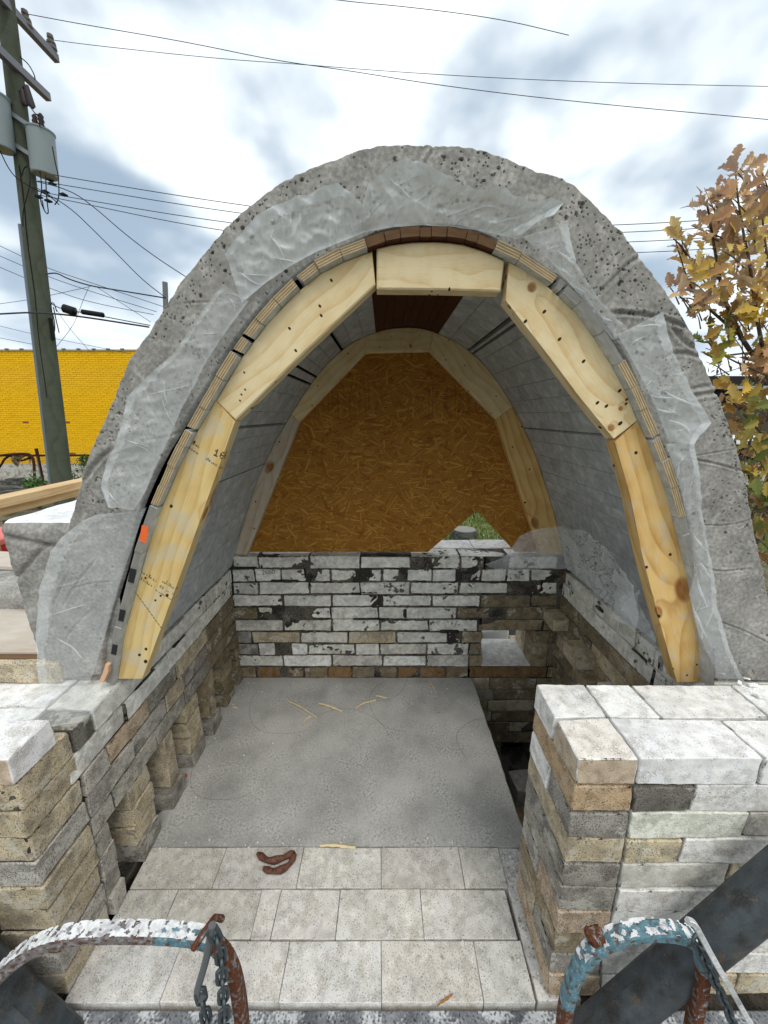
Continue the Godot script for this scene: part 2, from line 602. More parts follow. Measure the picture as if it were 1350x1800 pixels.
func strand_board() -> Array:
	var w := 1024
	var h := 768
	var im := Image.create(w, h, false, Image.FORMAT_RGB8)
	var hm := Image.create(w, h, false, Image.FORMAT_L8)
	im.fill(Color(0.62, 0.43, 0.17)); hm.fill(Color(0.3, 0.3, 0.3))
	var r := RandomNumberGenerator.new()
	r.seed = 99
	for k in 5200:
		var cx := r.randf() * w
		var cy := r.randf() * h
		var L := r.randf_range(16, 60)
		var W := r.randf_range(2.5, 8)
		var an := r.randfn(0.0, 0.75)
		var tone := Color(0.80, 0.55, 0.21).lerp(Color(0.87, 0.65, 0.30), r.randf()).lerp(Color(0.64, 0.39, 0.13), pow(r.randf(), 2.6))
		var ca := cos(an)
		var sa := sin(an)
		var lv := clampf(0.35 + k / 5200.0 * 0.35 + r.randf_range(-0.15, 0.15), 0, 1)
		var n := int(L)
		for i in range(-n / 2, n / 2):
			var e := 1.0 - pow(absf(i) / (n * 0.5), 6.0)
			var ww := int(W * e * 0.5 + r.randf() * 0.8)
			for j in range(-ww, ww + 1):
				var x := posmod(int(cx + i * ca - j * sa), w)
				var y := posmod(int(cy + i * sa + j * ca), h)
				var f := 0.90 + 0.16 * sin(j * 2.7 + k) * sin(j * 1.1 + k * 0.3)
				if absi(j) == ww: f *= 0.72
				im.set_pixel(x, y, Color(tone.r * f, tone.g * f, tone.b * f))
				hm.set_pixel(x, y, Color(lv, lv, lv))
	# faint printed bars of the maker's stamp, too worn to read
	for k in 46:
		var x0 := int(lerpf(0.22, 0.93, k / 45.0) * w + r.randf_range(-6, 6))
		if x0 > 0.46 * w and x0 < 0.62 * w: continue
		var y0 := int(0.33 * h + r.randf_range(-4, 4))
		for y in range(y0, y0 + int(r.randf_range(60, 90))):
			for x in range(x0, x0 + (2 if r.randf() < 0.7 else 5)):
				if r.randf() < 0.7 and x < w and y < h: im.set_pixel(x, y, im.get_pixel(x, y) * 0.72)
	return [ImageTexture.create_from_image(im), ImageTexture.create_from_image(hm)]

func ply_edge() -> ImageTexture:
	var w := 256
	var h := 64
	var f := noise_bytes(w, h, 61, 0.2, 3)
	var g := noise_bytes(w, h, 62, 0.03, 3)
	var o := PackedByteArray()
	o.resize(w * h * 3)
	for j in h:
		var ply := int(j * 7 / h)
		for i in w:
			var q := j * w + i
			var t := 0.80 if ply % 2 == 0 else 0.58
			var fr := fposmod(j * 7.0 / h, 1.0)
			if fr < 0.14: t *= 0.62
			t *= 0.86 + f[q] / 255.0 * 0.25
			t *= 0.9 + g[q] / 255.0 * 0.2
			o[q * 3] = b8(t * 0.95); o[q * 3 + 1] = b8(t * 0.84); o[q * 3 + 2] = b8(t * 0.66)
	return tex(w, h, o, Image.FORMAT_RGB8)

# layered worn paint: white plaster splashes over blue paint over rusty steel
func worn_paint(blue: float, white: float, rust: float, sd: int) -> ImageTexture:
	var w := 512
	var a := noise_bytes(w, w, sd, 7.0 / w, 5)
	var b := noise_bytes(w, w, sd + 1, 40.0 / w, 4)
	var c := noise_bytes(w, w, sd + 2, 12.0 / w, 5)
	var o := PackedByteArray()
	o.resize(w * w * 3)
	for i in w * w:
		var f := (b[i] - 127) / 255.0
		var col := Color(0.30, 0.18, 0.13).lerp(Color(0.45, 0.28, 0.19), clampf(0.5 + f * 1.4, 0, 1))
		col = col.lerp(Color(0.47, 0.45, 0.45), clampf((c[i] / 255.0 - rust) * 6.0, 0, 1))
		col = col.lerp(Color(0.36, 0.52, 0.60) * (1.0 + f * 0.5), clampf((a[i] / 255.0 + f * 0.3 - 1.0 + blue) * 12.0, 0, 1))
		col = col.lerp(Color(0.90, 0.91, 0.90), clampf((c[i] / 255.0 * 0.6 + b[i] / 255.0 * 0.4 - 1.0 + white) * 9.0, 0, 1) * 0.92)
		o[i * 3] = b8(col.r); o[i * 3 + 1] = b8(col.g); o[i * 3 + 2] = b8(col.b)
	return tex(w, w, o, Image.FORMAT_RGB8)

func film_tex(milk := 0.0) -> ImageTexture:
	var w := 512
	var a := noise_bytes(w, w, 71, 5.0 / w, 5, FastNoiseLite.TYPE_SIMPLEX_SMOOTH, FastNoiseLite.FRACTAL_RIDGED)
	var b := noise_bytes(w, w, 72, 16.0 / w, 4, FastNoiseLite.TYPE_SIMPLEX_SMOOTH, FastNoiseLite.FRACTAL_RIDGED)
	var c := noise_bytes(w, w, 73, 4.0 / w, 3)
	var o := PackedByteArray()
	o.resize(w * w * 4)
	for i in w * w:
		var al := 0.31 + milk + clampf((a[i] - 205) / 50.0, 0, 1) * 0.30 + clampf((b[i] - 222) / 33.0, 0, 1) * 0.22 + (c[i] - 127) / 255.0 * 0.10
		o[i * 4] = 232; o[i * 4 + 1] = 238; o[i * 4 + 2] = 240; o[i * 4 + 3] = b8(al)
	return tex(w, w, o, Image.FORMAT_RGBA8)

# cast floor: grey cement with dark wear, dust and the faint rings that buckets left
func slab_tex() -> ImageTexture:
	var w := 1024
	var a := noise_bytes(w, w, 81, 4.0 / w, 5)
	var b := noise_bytes(w, w, 82, 120.0 / w, 4)
	var c := noise_bytes(w, w, 83, 11.0 / w, 5)
	var d := noise_bytes(w, w, 84, 0.4, 2)
	var o := PackedByteArray()
	o.resize(w * w * 3)
	for i in w * w:
		var f := (b[i] - 127) / 255.0
		var t := 0.69 + (a[i] - 127) / 255.0 * 0.14 + (c[i] - 127) / 255.0 * 0.10 + f * 0.13 + (d[i] - 127) / 255.0 * 0.16
		var dk := clampf((c[i] / 255.0 - 0.5) * 4.0, 0.0, 1.0)
		if b[i] + d[i] / 2 < 168: t -= dk * 0.08
		var du := clampf((a[i] / 255.0 + f * 0.4 - 0.62) * 4.0, 0.0, 1.0)
		t = lerpf(t, 0.72, du * 0.5)
		o[i * 3] = b8(t); o[i * 3 + 1] = b8(t * 0.993); o[i * 3 + 2] = b8(t * 0.975)
	var im := Image.create_from_data(w, w, false, Image.FORMAT_RGB8, o)
	for ring in [[0.30, 0.35, 0.13, 2.2, 5.4], [0.62, 0.42, 0.16, 0.2, 2.6], [0.86, 0.62, 0.15, 2.2, 4.6], [0.12, 0.42, 0.11, 1.0, 3.6], [0.42, 0.62, 0.16, 2.8, 5.2], [0.72, 0.76, 0.14, 4.4, 6.6]]:
		for k in 900:
			var an: float = lerpf(ring[3], ring[4], k / 900.0)
			for e in 2:
				var rr: float = ring[2] + e * 0.0012 + sin(an * 5.0) * 0.003
				var x := int((ring[0] + cos(an) * rr) * w)
				var y := int((ring[1] + sin(an) * rr) * w)
				if x >= 0 and y >= 0 and x < w and y < w:
					im.set_pixel(x, y, im.get_pixel(x, y) * (0.90 if e == 0 else 0.94))
	return ImageTexture.create_from_image(im)

func concrete_tex() -> ImageTexture:
	var w := 1024
	var a := noise_bytes(w, w, 51, 5.0 / w, 5)
	var b := noise_bytes(w, w, 52, 60.0 / w, 4)
	var c := noise_bytes(w, w, 53, 14.0 / w, 5)
	var d := noise_bytes(w, w, 54, 0.35, 2)
	var e := noise_bytes(w, w, 55, 24.0 / w, 5, FastNoiseLite.TYPE_SIMPLEX_SMOOTH, FastNoiseLite.FRACTAL_RIDGED)
	var o := PackedByteArray()
	o.resize(w * w * 3)
	for i in w * w:
		var f := (b[i] - 127) / 255.0
		var t := 0.575 + (a[i] - 127) / 255.0 * 0.12 + f * 0.18 + (c[i] - 127) / 255.0 * 0.10 + (d[i] - 127) / 255.0 * 0.13
		t += clampf((e[i] - 205) / 50.0, 0, 1) * 0.06
		t = lerpf(t, 0.74, clampf((c[i] / 255.0 + f * 0.5 - 0.68) * 5.0, 0, 1) * 0.35)
		o[i * 3] = b8(t); o[i * 3 + 1] = b8(t * 0.982); o[i * 3 + 2] = b8(t * 0.95)
	return tex(w, w, o, Image.FORMAT_RGB8)

func mat(t: Texture2D, rough := 0.9, tint := Color.WHITE, uv := 1.0) -> StandardMaterial3D:
	var m := StandardMaterial3D.new()
	m.albedo_color = tint
	m.albedo_texture = t
	m.roughness = rough
	m.metallic_specular = 0.3
	m.uv1_scale = Vector3(uv, uv, 1)
	return m

func with_relief(m: StandardMaterial3D, t: Texture2D, cm: float) -> StandardMaterial3D:
	m.heightmap_enabled = true
	m.heightmap_texture = t
	m.heightmap_scale = cm
	return m

func with_detail(m: StandardMaterial3D, t: Texture2D) -> StandardMaterial3D:
	m.detail_enabled = true
	m.detail_albedo = t
	m.detail_uv_layer = BaseMaterial3D.DETAIL_UV_2
	m.detail_blend_mode = BaseMaterial3D.BLEND_MODE_MIX
	return m

func plain(c: Color, rough := 0.8, metal := 0.0) -> StandardMaterial3D:
	var m := StandardMaterial3D.new()
	m.albedo_color = c
	m.roughness = rough
	m.metallic = metal
	m.metallic_specular = 0.35
	return m

func make_materials() -> void:
	var rl := relief(512, 21)
	var rp := relief(512, 25, 0.7)
	var sm := smear()
	var gr := grime()
	# fire bricks: uv is metres * 2.4, so one texture spans about 0.42 m
	var white_t := mottle(384, 101, Color(0.875, 0.87, 0.845), Color(0.77, 0.76, 0.73), 0.64, Color(0.93, 0.93, 0.92), 0.72, 0.36, 0.09)
	var buff_t := mottle(384, 111, Color(0.80, 0.745, 0.645), Color(0.64, 0.60, 0.54), 0.60, Color(0.85, 0.83, 0.79), 0.60, 0.26, 0.13)
	var tan_t := mottle(384, 121, Color(0.76, 0.68, 0.59), Color(0.63, 0.55, 0.465), 0.60, Color(0.80, 0.76, 0.72), 0.64, 0.24, 0.14)
	var grey_t := mottle(384, 131, Color(0.71, 0.695, 0.665), Color(0.56, 0.545, 0.52), 0.58, Color(0.78, 0.765, 0.74), 0.62, 0.26, 0.17)
	var dust_t := mottle(384, 141, Color(0.90, 0.895, 0.885), Color(0.80, 0.79, 0.775), 0.62, Color(0.955, 0.96, 0.965), 0.50, 0.40, 0.09)
	M.white = with_relief(mat(white_t, 0.85), rl, 0.10)
	M.white_smeared = with_detail(with_relief(mat(white_t, 0.85), rl, 0.10), sm)
	M.buff = with_detail(with_relief(mat(buff_t, 0.92), rp, 0.10), gr)
	M.tan = with_relief(mat(tan_t, 0.92), rp, 0.09)
	M.grey = with_detail(with_relief(mat(grey_t, 0.92), rp, 0.12), gr)
	M.pale = with_detail(with_relief(mat(dust_t, 0.92), rp, 0.12), gr)
	M.dusty = with_relief(mat(dust_t, 0.92), rl, 0.07)
	for k in ["white", "white_smeared", "buff", "tan", "grey", "pale", "dusty"]:
		M[k].vertex_color_use_as_albedo = true
	M.mortar = with_relief(mat(mottle(256, 151, Color(0.36, 0.34, 0.31), Color(0.20, 0.19, 0.18), 0.5, Color(0.55, 0.53, 0.5), 0.75, 0.3, 0.25), 0.95), rl, 0.3)
	M.slab = with_relief(mat(slab_tex(), 0.93), rl, 0.04)
	M.concrete = with_relief(mat(concrete_tex(), 0.93), rp, 0.07)
	M.paver = with_relief(mat(mottle(384, 145, Color(0.83, 0.82, 0.805), Color(0.76, 0.745, 0.715), 0.60, Color(0.88, 0.88, 0.875), 0.56, 0.34, 0.13), 0.92), rp, 0.06)
	M.paver.vertex_color_use_as_albedo = true
	# lagging: plywood painted grey on the inside, ply edges to the front
	M.grey_paint = (mat(mottle(256, 161, Color(0.70, 0.72, 0.725), Color(0.675, 0.69, 0.695), 0.60, Color(0.72, 0.735, 0.74), 0.62, 0.7, 0.02), 0.7))
	var bp := wood(256, 128, 171, Color(0.29, 0.16, 0.11), Color(0.22, 0.12, 0.08), 6.0)
	M.brown_ply = mat(ImageTexture.create_from_image(bp), 0.55)
	M.ply = mat(ply_edge(), 0.85)
	M.dark_wood = mat(ImageTexture.create_from_image(wood(256, 64, 175, Color(0.47, 0.36, 0.26), Color(0.27, 0.19, 0.13), 5.0)), 0.8)
	M.weathered_ply = mat(ImageTexture.create_from_image(wood(256, 64, 176, Color(0.56, 0.55, 0.53), Color(0.36, 0.35, 0.33), 6.0)), 0.85)
	M.orange_paint = plain(Color(0.93, 0.42, 0.20), 0.7)
	var ob := strand_board()
	M.osb = with_relief(mat(ob[0], 0.7), ob[1], 0.12)
	M.film = mat(film_tex(), 0.27)
	M.film.transparency = BaseMaterial3D.TRANSPARENCY_ALPHA
	M.film.metallic_specular = 0.6
	M.film.uv1_scale = Vector3(2.2, 2.2, 1)
	M.thin_film = M.film.duplicate()
	M.thin_film.albedo_color = Color(1, 1, 1, 0.72)
	M.milky_film = M.film.duplicate()
	M.milky_film.albedo_texture = film_tex(0.22)
	M.paint_blue = with_relief(mat(mottle(256, 201, Color(0.36, 0.50, 0.55), Color(0.36, 0.27, 0.22), 0.60, Color(0.62, 0.68, 0.70), 0.66, 0.40, 0.12), 0.55, Color.WHITE, 7.0), rl, 0.04)
	M.paint_white = with_relief(mat(mottle(256, 211, Color(0.46, 0.44, 0.44), Color(0.33, 0.22, 0.17), 0.54, Color(0.64, 0.64, 0.66), 0.62, 0.40, 0.14), 0.6, Color.WHITE, 7.0), rl, 0.06)
	M.plaster = with_relief(mat(mottle(256, 215, Color(0.87, 0.875, 0.88), Color(0.66, 0.65, 0.68), 0.60, Color(0.94, 0.945, 0.95), 0.55, 0.5, 0.06), 0.85, Color.WHITE, 5.0), rl, 0.10)
	M.rust = with_relief(mat(worn_paint(0.15, 0.24, 0.58, 221), 0.75, Color.WHITE, 4.0), rl, 0.05)
	M.steel = with_relief(mat(mottle(384, 231, Color(0.28, 0.30, 0.315), Color(0.235, 0.235, 0.235), 0.56, Color(0.44, 0.36, 0.28), 0.74, 0.5, 0.10), 0.42, Color.WHITE, 2.0), rl, 0.03)
	M.steel.metallic = 0.2
	M.galv = plain(Color(0.50, 0.52, 0.54), 0.42, 0.7)
	M.chain = plain(Color(0.34, 0.37, 0.39), 0.45, 0.6)
	M.pine = mat(ImageTexture.create_from_image(wood(512, 128, 301, Color(0.83, 0.72, 0.55), Color(0.64, 0.49, 0.32), 7.0, [[120, 70, 12], [380, 40, 9]])), 0.8)
	M.old_board = mat(ImageTexture.create_from_image(wood(512, 128, 311, Color(0.80, 0.76, 0.71), Color(0.60, 0.52, 0.45), 6.0, [[200, 60, 9]], 1.0)), 0.85)
	M.pole = with_relief(mat(ImageTexture.create_from_image(wood(512, 128, 321, Color(0.33, 0.35, 0.30), Color(0.25, 0.265, 0.22), 5.0)), 0.9), rl, 0.4)
	M.black = plain(Color(0.05, 0.05, 0.055), 0.6)
	M.splinter = plain(Color(0.86, 0.79, 0.63), 0.75)
	M.dark_mortar = with_relief(mat(mottle(256, 155, Color(0.24, 0.225, 0.205), Color(0.16, 0.15, 0.14), 0.5, Color(0.4, 0.38, 0.35), 0.78, 0.3, 0.25), 0.95), rl, 0.3)
	M.pencil = plain(Color(0.42, 0.40, 0.40), 0.8)
	M.soot = plain(Color(0.16, 0.165, 0.17), 0.9)
	M.white_top = with_relief(mat(mottle(256, 165, Color(0.90, 0.905, 0.91), Color(0.80, 0.80, 0.80), 0.62, Color(0.95, 0.95, 0.95), 0.6, 0.5, 0.06), 0.85), rl, 0.15)
	M.splinter_pink = plain(Color(0.84, 0.68, 0.55), 0.75)
	M.twig = plain(Color(0.62, 0.44, 0.24), 0.8)
	M.wire = plain(Color(0.22, 0.23, 0.26), 0.7)
	M.leaf = plain(Color.WHITE, 0.6)
	M.leaf.vertex_color_use_as_albedo = true
	M.leaf.backlight_enabled = true
	M.leaf.backlight = Color(0.45, 0.45, 0.45)
	M.leaf.cull_mode = BaseMaterial3D.CULL_DISABLED
	M.bark = with_relief(mat(mottle(256, 441, Color(0.40, 0.35, 0.30), Color(0.26, 0.22, 0.19), 0.5, Color(0.55, 0.52, 0.48), 0.66, 0.25, 0.25), 0.95), rl, 0.4)
	M.grey_timber = with_relief(mat(mottle(256, 445, Color(0.36, 0.36, 0.34), Color(0.24, 0.25, 0.23), 0.5, Color(0.6, 0.6, 0.58), 0.72, 0.25, 0.2), 0.95), rl, 0.3)
	M.strap = with_relief(mat(mottle(256, 461, Color(0.72, 0.73, 0.74), Color(0.55, 0.56, 0.57), 0.55, Color(0.88, 0.88, 0.88), 0.6, 0.4, 0.1), 0.45), rl, 0.05)
	M.rust_scale = with_relief(mat(mottle(256, 451, Color(0.42, 0.27, 0.14), Color(0.26, 0.16, 0.10), 0.5, Color(0.55, 0.40, 0.22), 0.62, 0.25, 0.3), 0.95), rl, 0.3)
	M.clay = with_relief(mat(mottle(256, 455, Color(0.40, 0.27, 0.22), Color(0.33, 0.21, 0.17), 0.55, Color(0.50, 0.38, 0.33), 0.7, 0.3, 0.12), 0.7), rl, 0.08)

func tone_of(k: String) -> Array:
	# [material, tint] of a brick of that look; tints are linear
	match k:
		"W": return [M.white, Color(0.98, 0.98, 0.97)]
		"w": return [M.white_smeared, Color(0.95, 0.95, 0.94)]
		"D": return [M.dusty, Color(1.0, 1.0, 1.0)]
		"F": return [M.paver, Color(1.0, 0.985, 0.965)]
		"f": return [M.paver, Color(0.84, 0.825, 0.795)]
		"Y": return [M.pale, Color(0.94, 0.95, 0.87)]
		"P": return [M.pale, Color(0.97, 0.96, 0.93)]
		"p": return [M.pale, Color(0.82, 0.79, 0.73)]
		"C": return [M.buff, Color(0.98, 0.97, 0.93)]
		"c": return [M.buff, Color(0.86, 0.845, 0.80)]
		"B": return [M.buff, Color(0.57, 0.535, 0.46)]
		"b": return [M.buff, Color(0.41, 0.385, 0.325)]
		"T": return [M.tan, Color(0.98, 0.97, 0.95)]
		"O": return [M.tan, Color(0.82, 0.77, 0.68)]
		"o": return [M.tan, Color(0.44, 0.345, 0.23)]
		"G": return [M.grey, Color(0.95, 0.94, 0.92)]
		"g": return [M.grey, Color(0.68, 0.67, 0.65)]
		"K": return [M.grey, Color(0.38, 0.37, 0.36)]
	return [M.grey, Color.WHITE]

var brick_no := 0
# one brick between two corners (the joint is taken off here)
func brick(parent: Node3D, lo: Vector3, hi: Vector3, look: String, near := false, called := "brick", joint := 0.003, r := 0.003) -> MeshInstance3D:
	brick_no += 1
	var s := hi - lo - Vector3(joint, joint, joint)
	var at := (lo + hi) * 0.5
	var t := tone_of(look)
	var v := 1.0 + rng.randf_range(-0.10, 0.06)
	var col := Color(t[1].r * v, t[1].g * v * rng.randf_range(0.985, 1.01), t[1].b * v * rng.randf_range(0.96, 1.01))
	var mb := MB.new()
	var seg := Vector3i(1, 1, 1)
	if near: seg = Vector3i(maxi(2, int(s.x / 0.013)), 4, maxi(2, int(s.z / 0.016)))
	rbox(mb, s, Vector3.ZERO, Basis.IDENTITY, r, seg, 0.007 if near else 0.0, 2.4, Vector2(rng.randf() * 3.0, rng.randf() * 3.0), col, at, 0.002 if near else 0.0012, brick_no)
	var o := put(called, mb.done(), t[0], parent, at - parent.position)
	return o

# ------------------------------------------------------------------ ground and kiln floor
func build_ground() -> void:
	var mb := MB.new()
	var g := 40
	var pts := []
	var uvs := []
	for j in g + 1:
		for i in g + 1:
			var a := (float(i) / g - 0.5) * 2.0
			var b := (float(j) / g - 0.5) * 2.0
			var p := Vector3(signf(a) * pow(absf(a), 2.4) * 400.0, 0, signf(b) * pow(absf(b), 2.4) * 400.0)
			pts.append(p); uvs.append(Vector2(p.x, p.z) * 0.25)
	grid(mb, pts, uvs, g + 1, g + 1, Vector3.UP)
	var gm := mat(mottle(256, 401, Color(0.44, 0.41, 0.35), Color(0.34, 0.36, 0.22), 0.52, Color(0.56, 0.54, 0.49), 0.62, 0.2, 0.25), 0.95)
	var o := put("ground", mb.done(), gm)
	tag(o, "bare stony earth with weeds around the kiln", "ground", "", "structure")

func build_floor() -> void:
	var f := thing("kiln_floor", "grey cast slab and dusty white fire bricks on the floor of the kiln", "floor")
	tag(f, "", "", "", "structure")
	# the cast slab
	var mb := MB.new()
	var nx := 40
	var nz := 30
	var pts := []
	var uvs := []
	var x1 := 0.427
	for j in nz + 1:
		for i in nx + 1:
			var x := lerpf(XL - 0.2, x1, float(i) / nx)
			var z := lerpf(-0.914, ZB - 0.05, float(j) / nz)
			if i == nx: x += n3.get_noise_2d(z * 14.0, 3.0) * 0.004
			pts.append(Vector3(x, FLOOR + n3.get_noise_2d(x * 9.0, z * 9.0) * 0.0025, z)); uvs.append(Vector2(x + 0.9, -z - 0.8) * 0.85)
	grid(mb, pts, uvs, nx + 1, nz + 1, Vector3.UP)
	# its broken edge over the firebox, and its front edge
	var ep := []
	var eu := []
	for k in 4:
		for j in nz + 1:
			var p: Vector3 = pts[j * (nx + 1) + nx]
			ep.append(p + Vector3([0.0, 0.004, 0.005, -0.004][k], [0.0, -0.004, -0.05, -0.11][k], 0)); eu.append(Vector2(p.z, k * 0.03))
	grid(mb, ep, eu, nz + 1, 4, Vector3.RIGHT)
	var fp := []
	var fu := []
	for k in 2:
		for i in nx + 1:
			var p: Vector3 = pts[i]
			fp.append(p + Vector3(0, -0.09 * k, 0)); fu.append(Vector2(p.x, k * 0.08))
	grid(mb, fp, fu, nx + 1, 2, Vector3.BACK)
	put("cast_slab", mb.done(), M.slab, f)
	# paving bricks before it
	var rows := [
		[-0.912, -0.806, [-0.69, -0.466, -0.237, -0.008, 0.219, 0.337], "ffFfF", ],
		[-0.804, -0.698, [-0.69, -0.554, -0.328, -0.278, -0.118, 0.098, 0.326], "ffFFFFF"],
		[-0.696, -0.590, [-0.70, -0.49, -0.229, -0.006, 0.217, 0.332], "FFFFFF"]]
	for r in rows:
		for i in r[2].size() - 1:
			var look: String = r[3][i]
			var hi := FLOOR - 0.0005 + rng.randf_range(-0.0008, 0.0006)
			var b := brick(f, Vector3(r[2][i], FLOOR - 0.063, r[0]), Vector3(r[2][i + 1], hi + 0.0015, r[1]), look, false, "brick", 0.0012, 0.0015)
	# dirt filled strip beside the pier
	var dm := MB.new()
	rbox(dm, Vector3(0.10, 0.05, 0.32), Vector3(0.385, FLOOR - 0.029, -0.755), Basis.IDENTITY, 0.004, Vector3i(4, 1, 12), 0.008, 1.0)
	put("mortar_fill", dm.done(), M.paver, f)
	# bedding under the paving
	put("bedding", box_mesh(Vector3(1.05, 0.06, 0.34), 0.003, 1.0), M.mortar, f, Vector3(-0.18, FLOOR - 0.098, -0.754))

	# the block foundation that carries floor and walls, with the firebox pit in it
	var base := thing("foundation", "rough concrete foundation carrying the brick kiln above the ground", "foundation")
	var parts := [[-1.25, 0.40, 0.0, FLOOR - 0.13, -2.0, -0.58], [0.40, 1.35, 0.0, FLOOR - 0.70, -2.0, -0.58], [0.83, 1.35, FLOOR - 0.70, FLOOR - 0.002, -2.0, -0.81], [0.40, 1.35, FLOOR - 0.70, FLOOR - 0.07, -0.81, -0.58], [-1.25, XL - 0.02, FLOOR - 0.13, FLOOR - 0.001, -2.0, -0.61]]
	for q in parts:
		put("block", box_mesh(Vector3(q[1] - q[0], q[3] - q[2], q[5] - q[4]), 0.006, 1.2), M.mortar, base, Vector3((q[0] + q[1]) / 2, (q[2] + q[3]) / 2, (q[4] + q[5]) / 2))
	# a ledge of splattered plate along the front edge
	var lm := with_relief(mat(mottle(256, 411, Color(0.52, 0.53, 0.55), Color(0.36, 0.37, 0.39), 0.55, Color(0.84, 0.85, 0.86), 0.52, 0.3, 0.25), 0.75), M.paver.heightmap_texture, 0.2)
	var lb := MB.new()
	rbox(lb, Vector3(2.6, 0.02, 0.30), Vector3.ZERO, Basis.IDENTITY, 0.004, Vector3i(1, 1, 1), 0.0, 1.6)
	var ledge := put("ledge_plate", lb.done(), lm, null, Vector3(0.1, FLOOR - 0.018, -0.434))
	tag(ledge, "dark ledge splattered with white plaster along the kiln's front edge", "ledge")

# ------------------------------------------------------------------ brick walls
func build_back_wall() -> void:
	var w := thing("back_brick_wall", "rear kiln wall of white bricks smeared with black mortar, browner below", "wall")
	# end of every brick as seen in the photograph, and its look, course by course from the top
	var rows := [
		[[408, 453, 543, 633, 722, 809, 895, 981], "wwwwwww"],
		[[408, 447, 493, 538, 581, 627, 671, 715, 760, 802, 846, 891, 933, 981], "wWwwwwwwwwwww"],
		[[408, 454, 544, 633, 720, 807, 894, 981], "wwwwwww"],
		[[408, 497, 583, 671, 759, 845, 933, 981], "wwwwwbb"],
		[[408, 452, 540, 582, 665, 803, 890, 981], "bpwwwbb"],
		[[408, 497, 583, 668, 754, 840, 955, 981], "ppwwwBb"],
		[[408, 442, 527, 612, 697, 787, 811, 848.5], "gcpcwpB"],
		[[408, 454, 483, 0, 511, 541, 625, 667, 750, 824, 848.5], "gP PwPpwB"],
		[[408, 497, 583, 673, 750, 824, 848.5], "wPpPpB"],
		[[404, 450, 493, 534, 576, 618, 659, 698, 737, 784, 824, 962, 985], "bobbobboobob"]]
	var seam := [977.0, 998, 1020, 1043, 1066, 1088, 1110, 1131, 1152, 1172, 1191]
	for k in rows.size():
		var y1 := FLOOR + (10 - k) * CO
		var vm: float = (seam[k] + seam[k + 1]) * 0.5
		var ends: Array = rows[k][0]
		var looks: String = rows[k][1]
		var n := 0
		for i in ends.size() - 1:
			if ends[i + 1] == 0 or ends[i] == 0:
				if ends[i + 1] == 0: n += 1
				continue
			var a := pz(ends[i], vm, ZB).x
			var b := pz(ends[i + 1], vm, ZB).x
			var look: String = looks[mini(n, looks.length() - 1)]
			n += 1
			if look == " ": continue
			var jy := rng.randf_range(0.0, 0.003)
			brick(w, Vector3(a + rng.randf_range(0, 0.002), y1 - CO, ZB - 0.112), Vector3(b, y1 - jy, ZB + rng.randf_range(-0.004, 0.003)), look, true, "brick", rng.randf_range(0.003, 0.0065), 0.004)
	# beside the flue opening
	var xo0 := pz(848.5, 1140, ZB).x
	var xo1 := pz(936, 1140, ZB).x
	var yo0 := FLOOR + CO
	var yo1 := FLOOR + 4 * CO
	for e in [[yo0, yo0 + 2 * CO, "B"], [yo0 + 2 * CO, yo1, "b"]]:
		brick(w, Vector3(xo1, e[0], ZB - 0.115), Vector3(xo1 + 0.075, e[1], ZB), e[2])
		brick(w, Vector3(xo1 + 0.075, e[0], ZB - 0.115), Vector3(XR + 0.02, e[1], ZB - 0.004), "b")
	brick(w, Vector3(xo1, yo0, ZB - 0.243), Vector3(xo1 + 0.075, yo1, ZB - 0.117), "C")
	brick(w, Vector3(xo0 - 0.07, yo0, ZB - 0.243), Vector3(xo0, yo1, ZB - 0.117), "B")
	brick(w, Vector3(xo0 - 0.04, yo0 - CO, ZB - 0.243), Vector3(xo1 + 0.08, yo0 - 0.001, ZB - 0.114), "P")
	brick(w, Vector3(xo0 - 0.08, yo1, ZB - 0.243), Vector3(xo1 + 0.08, yo1 + CO, ZB - 0.114), "B")
	# a sloping mortar bed on the sill of the opening
	put("sill_bed", box_mesh(Vector3(xo1 - xo0, 0.006, 0.236), 0.002, 2.0), M.paver, w, Vector3((xo0 + xo1) / 2, yo0 + 0.003, ZB - 0.124))
	# firebox courses below floor level
	for k in 9:
		var y1 := FLOOR - k * CO
		var x := 0.40 - 0.09 * (k % 2)
		while x < XR:
			var l: float = [0.229, 0.229, 0.115][rng.randi() % 3]
			if not (k == 1 and x > 0.55 and x < 0.72) and k < 6:
				brick(w, Vector3(maxf(x, 0.40), y1 - CO, ZB - 0.115), Vector3(minf(x + l, XR + 0.02), y1, ZB + rng.randf_range(-0.006, 0.003)), ["b", "B", "c", "g", "b"][rng.randi() % 5])
			elif k >= 6 and x < 0.56:
				brick(w, Vector3(maxf(x, 0.40), y1 - CO, ZB - 0.115), Vector3(minf(x + l, 0.60), y1, ZB), "K")
			x += l
	# top of the wall: two wythes of stretchers
	var xs := [-0.72, -0.49, -0.26, -0.03, 0.20, 0.43, 0.66, 0.85]
	for i in xs.size() - 1:
		brick(w, Vector3(xs[i], FLOOR + 9 * CO, ZB - 0.242), Vector3(xs[i + 1], FLOOR + 10 * CO + 0.001, ZB - 0.114), "D")
	# mortar bed behind the faces
	var z := ZB - 0.006
	var core := MB.new()
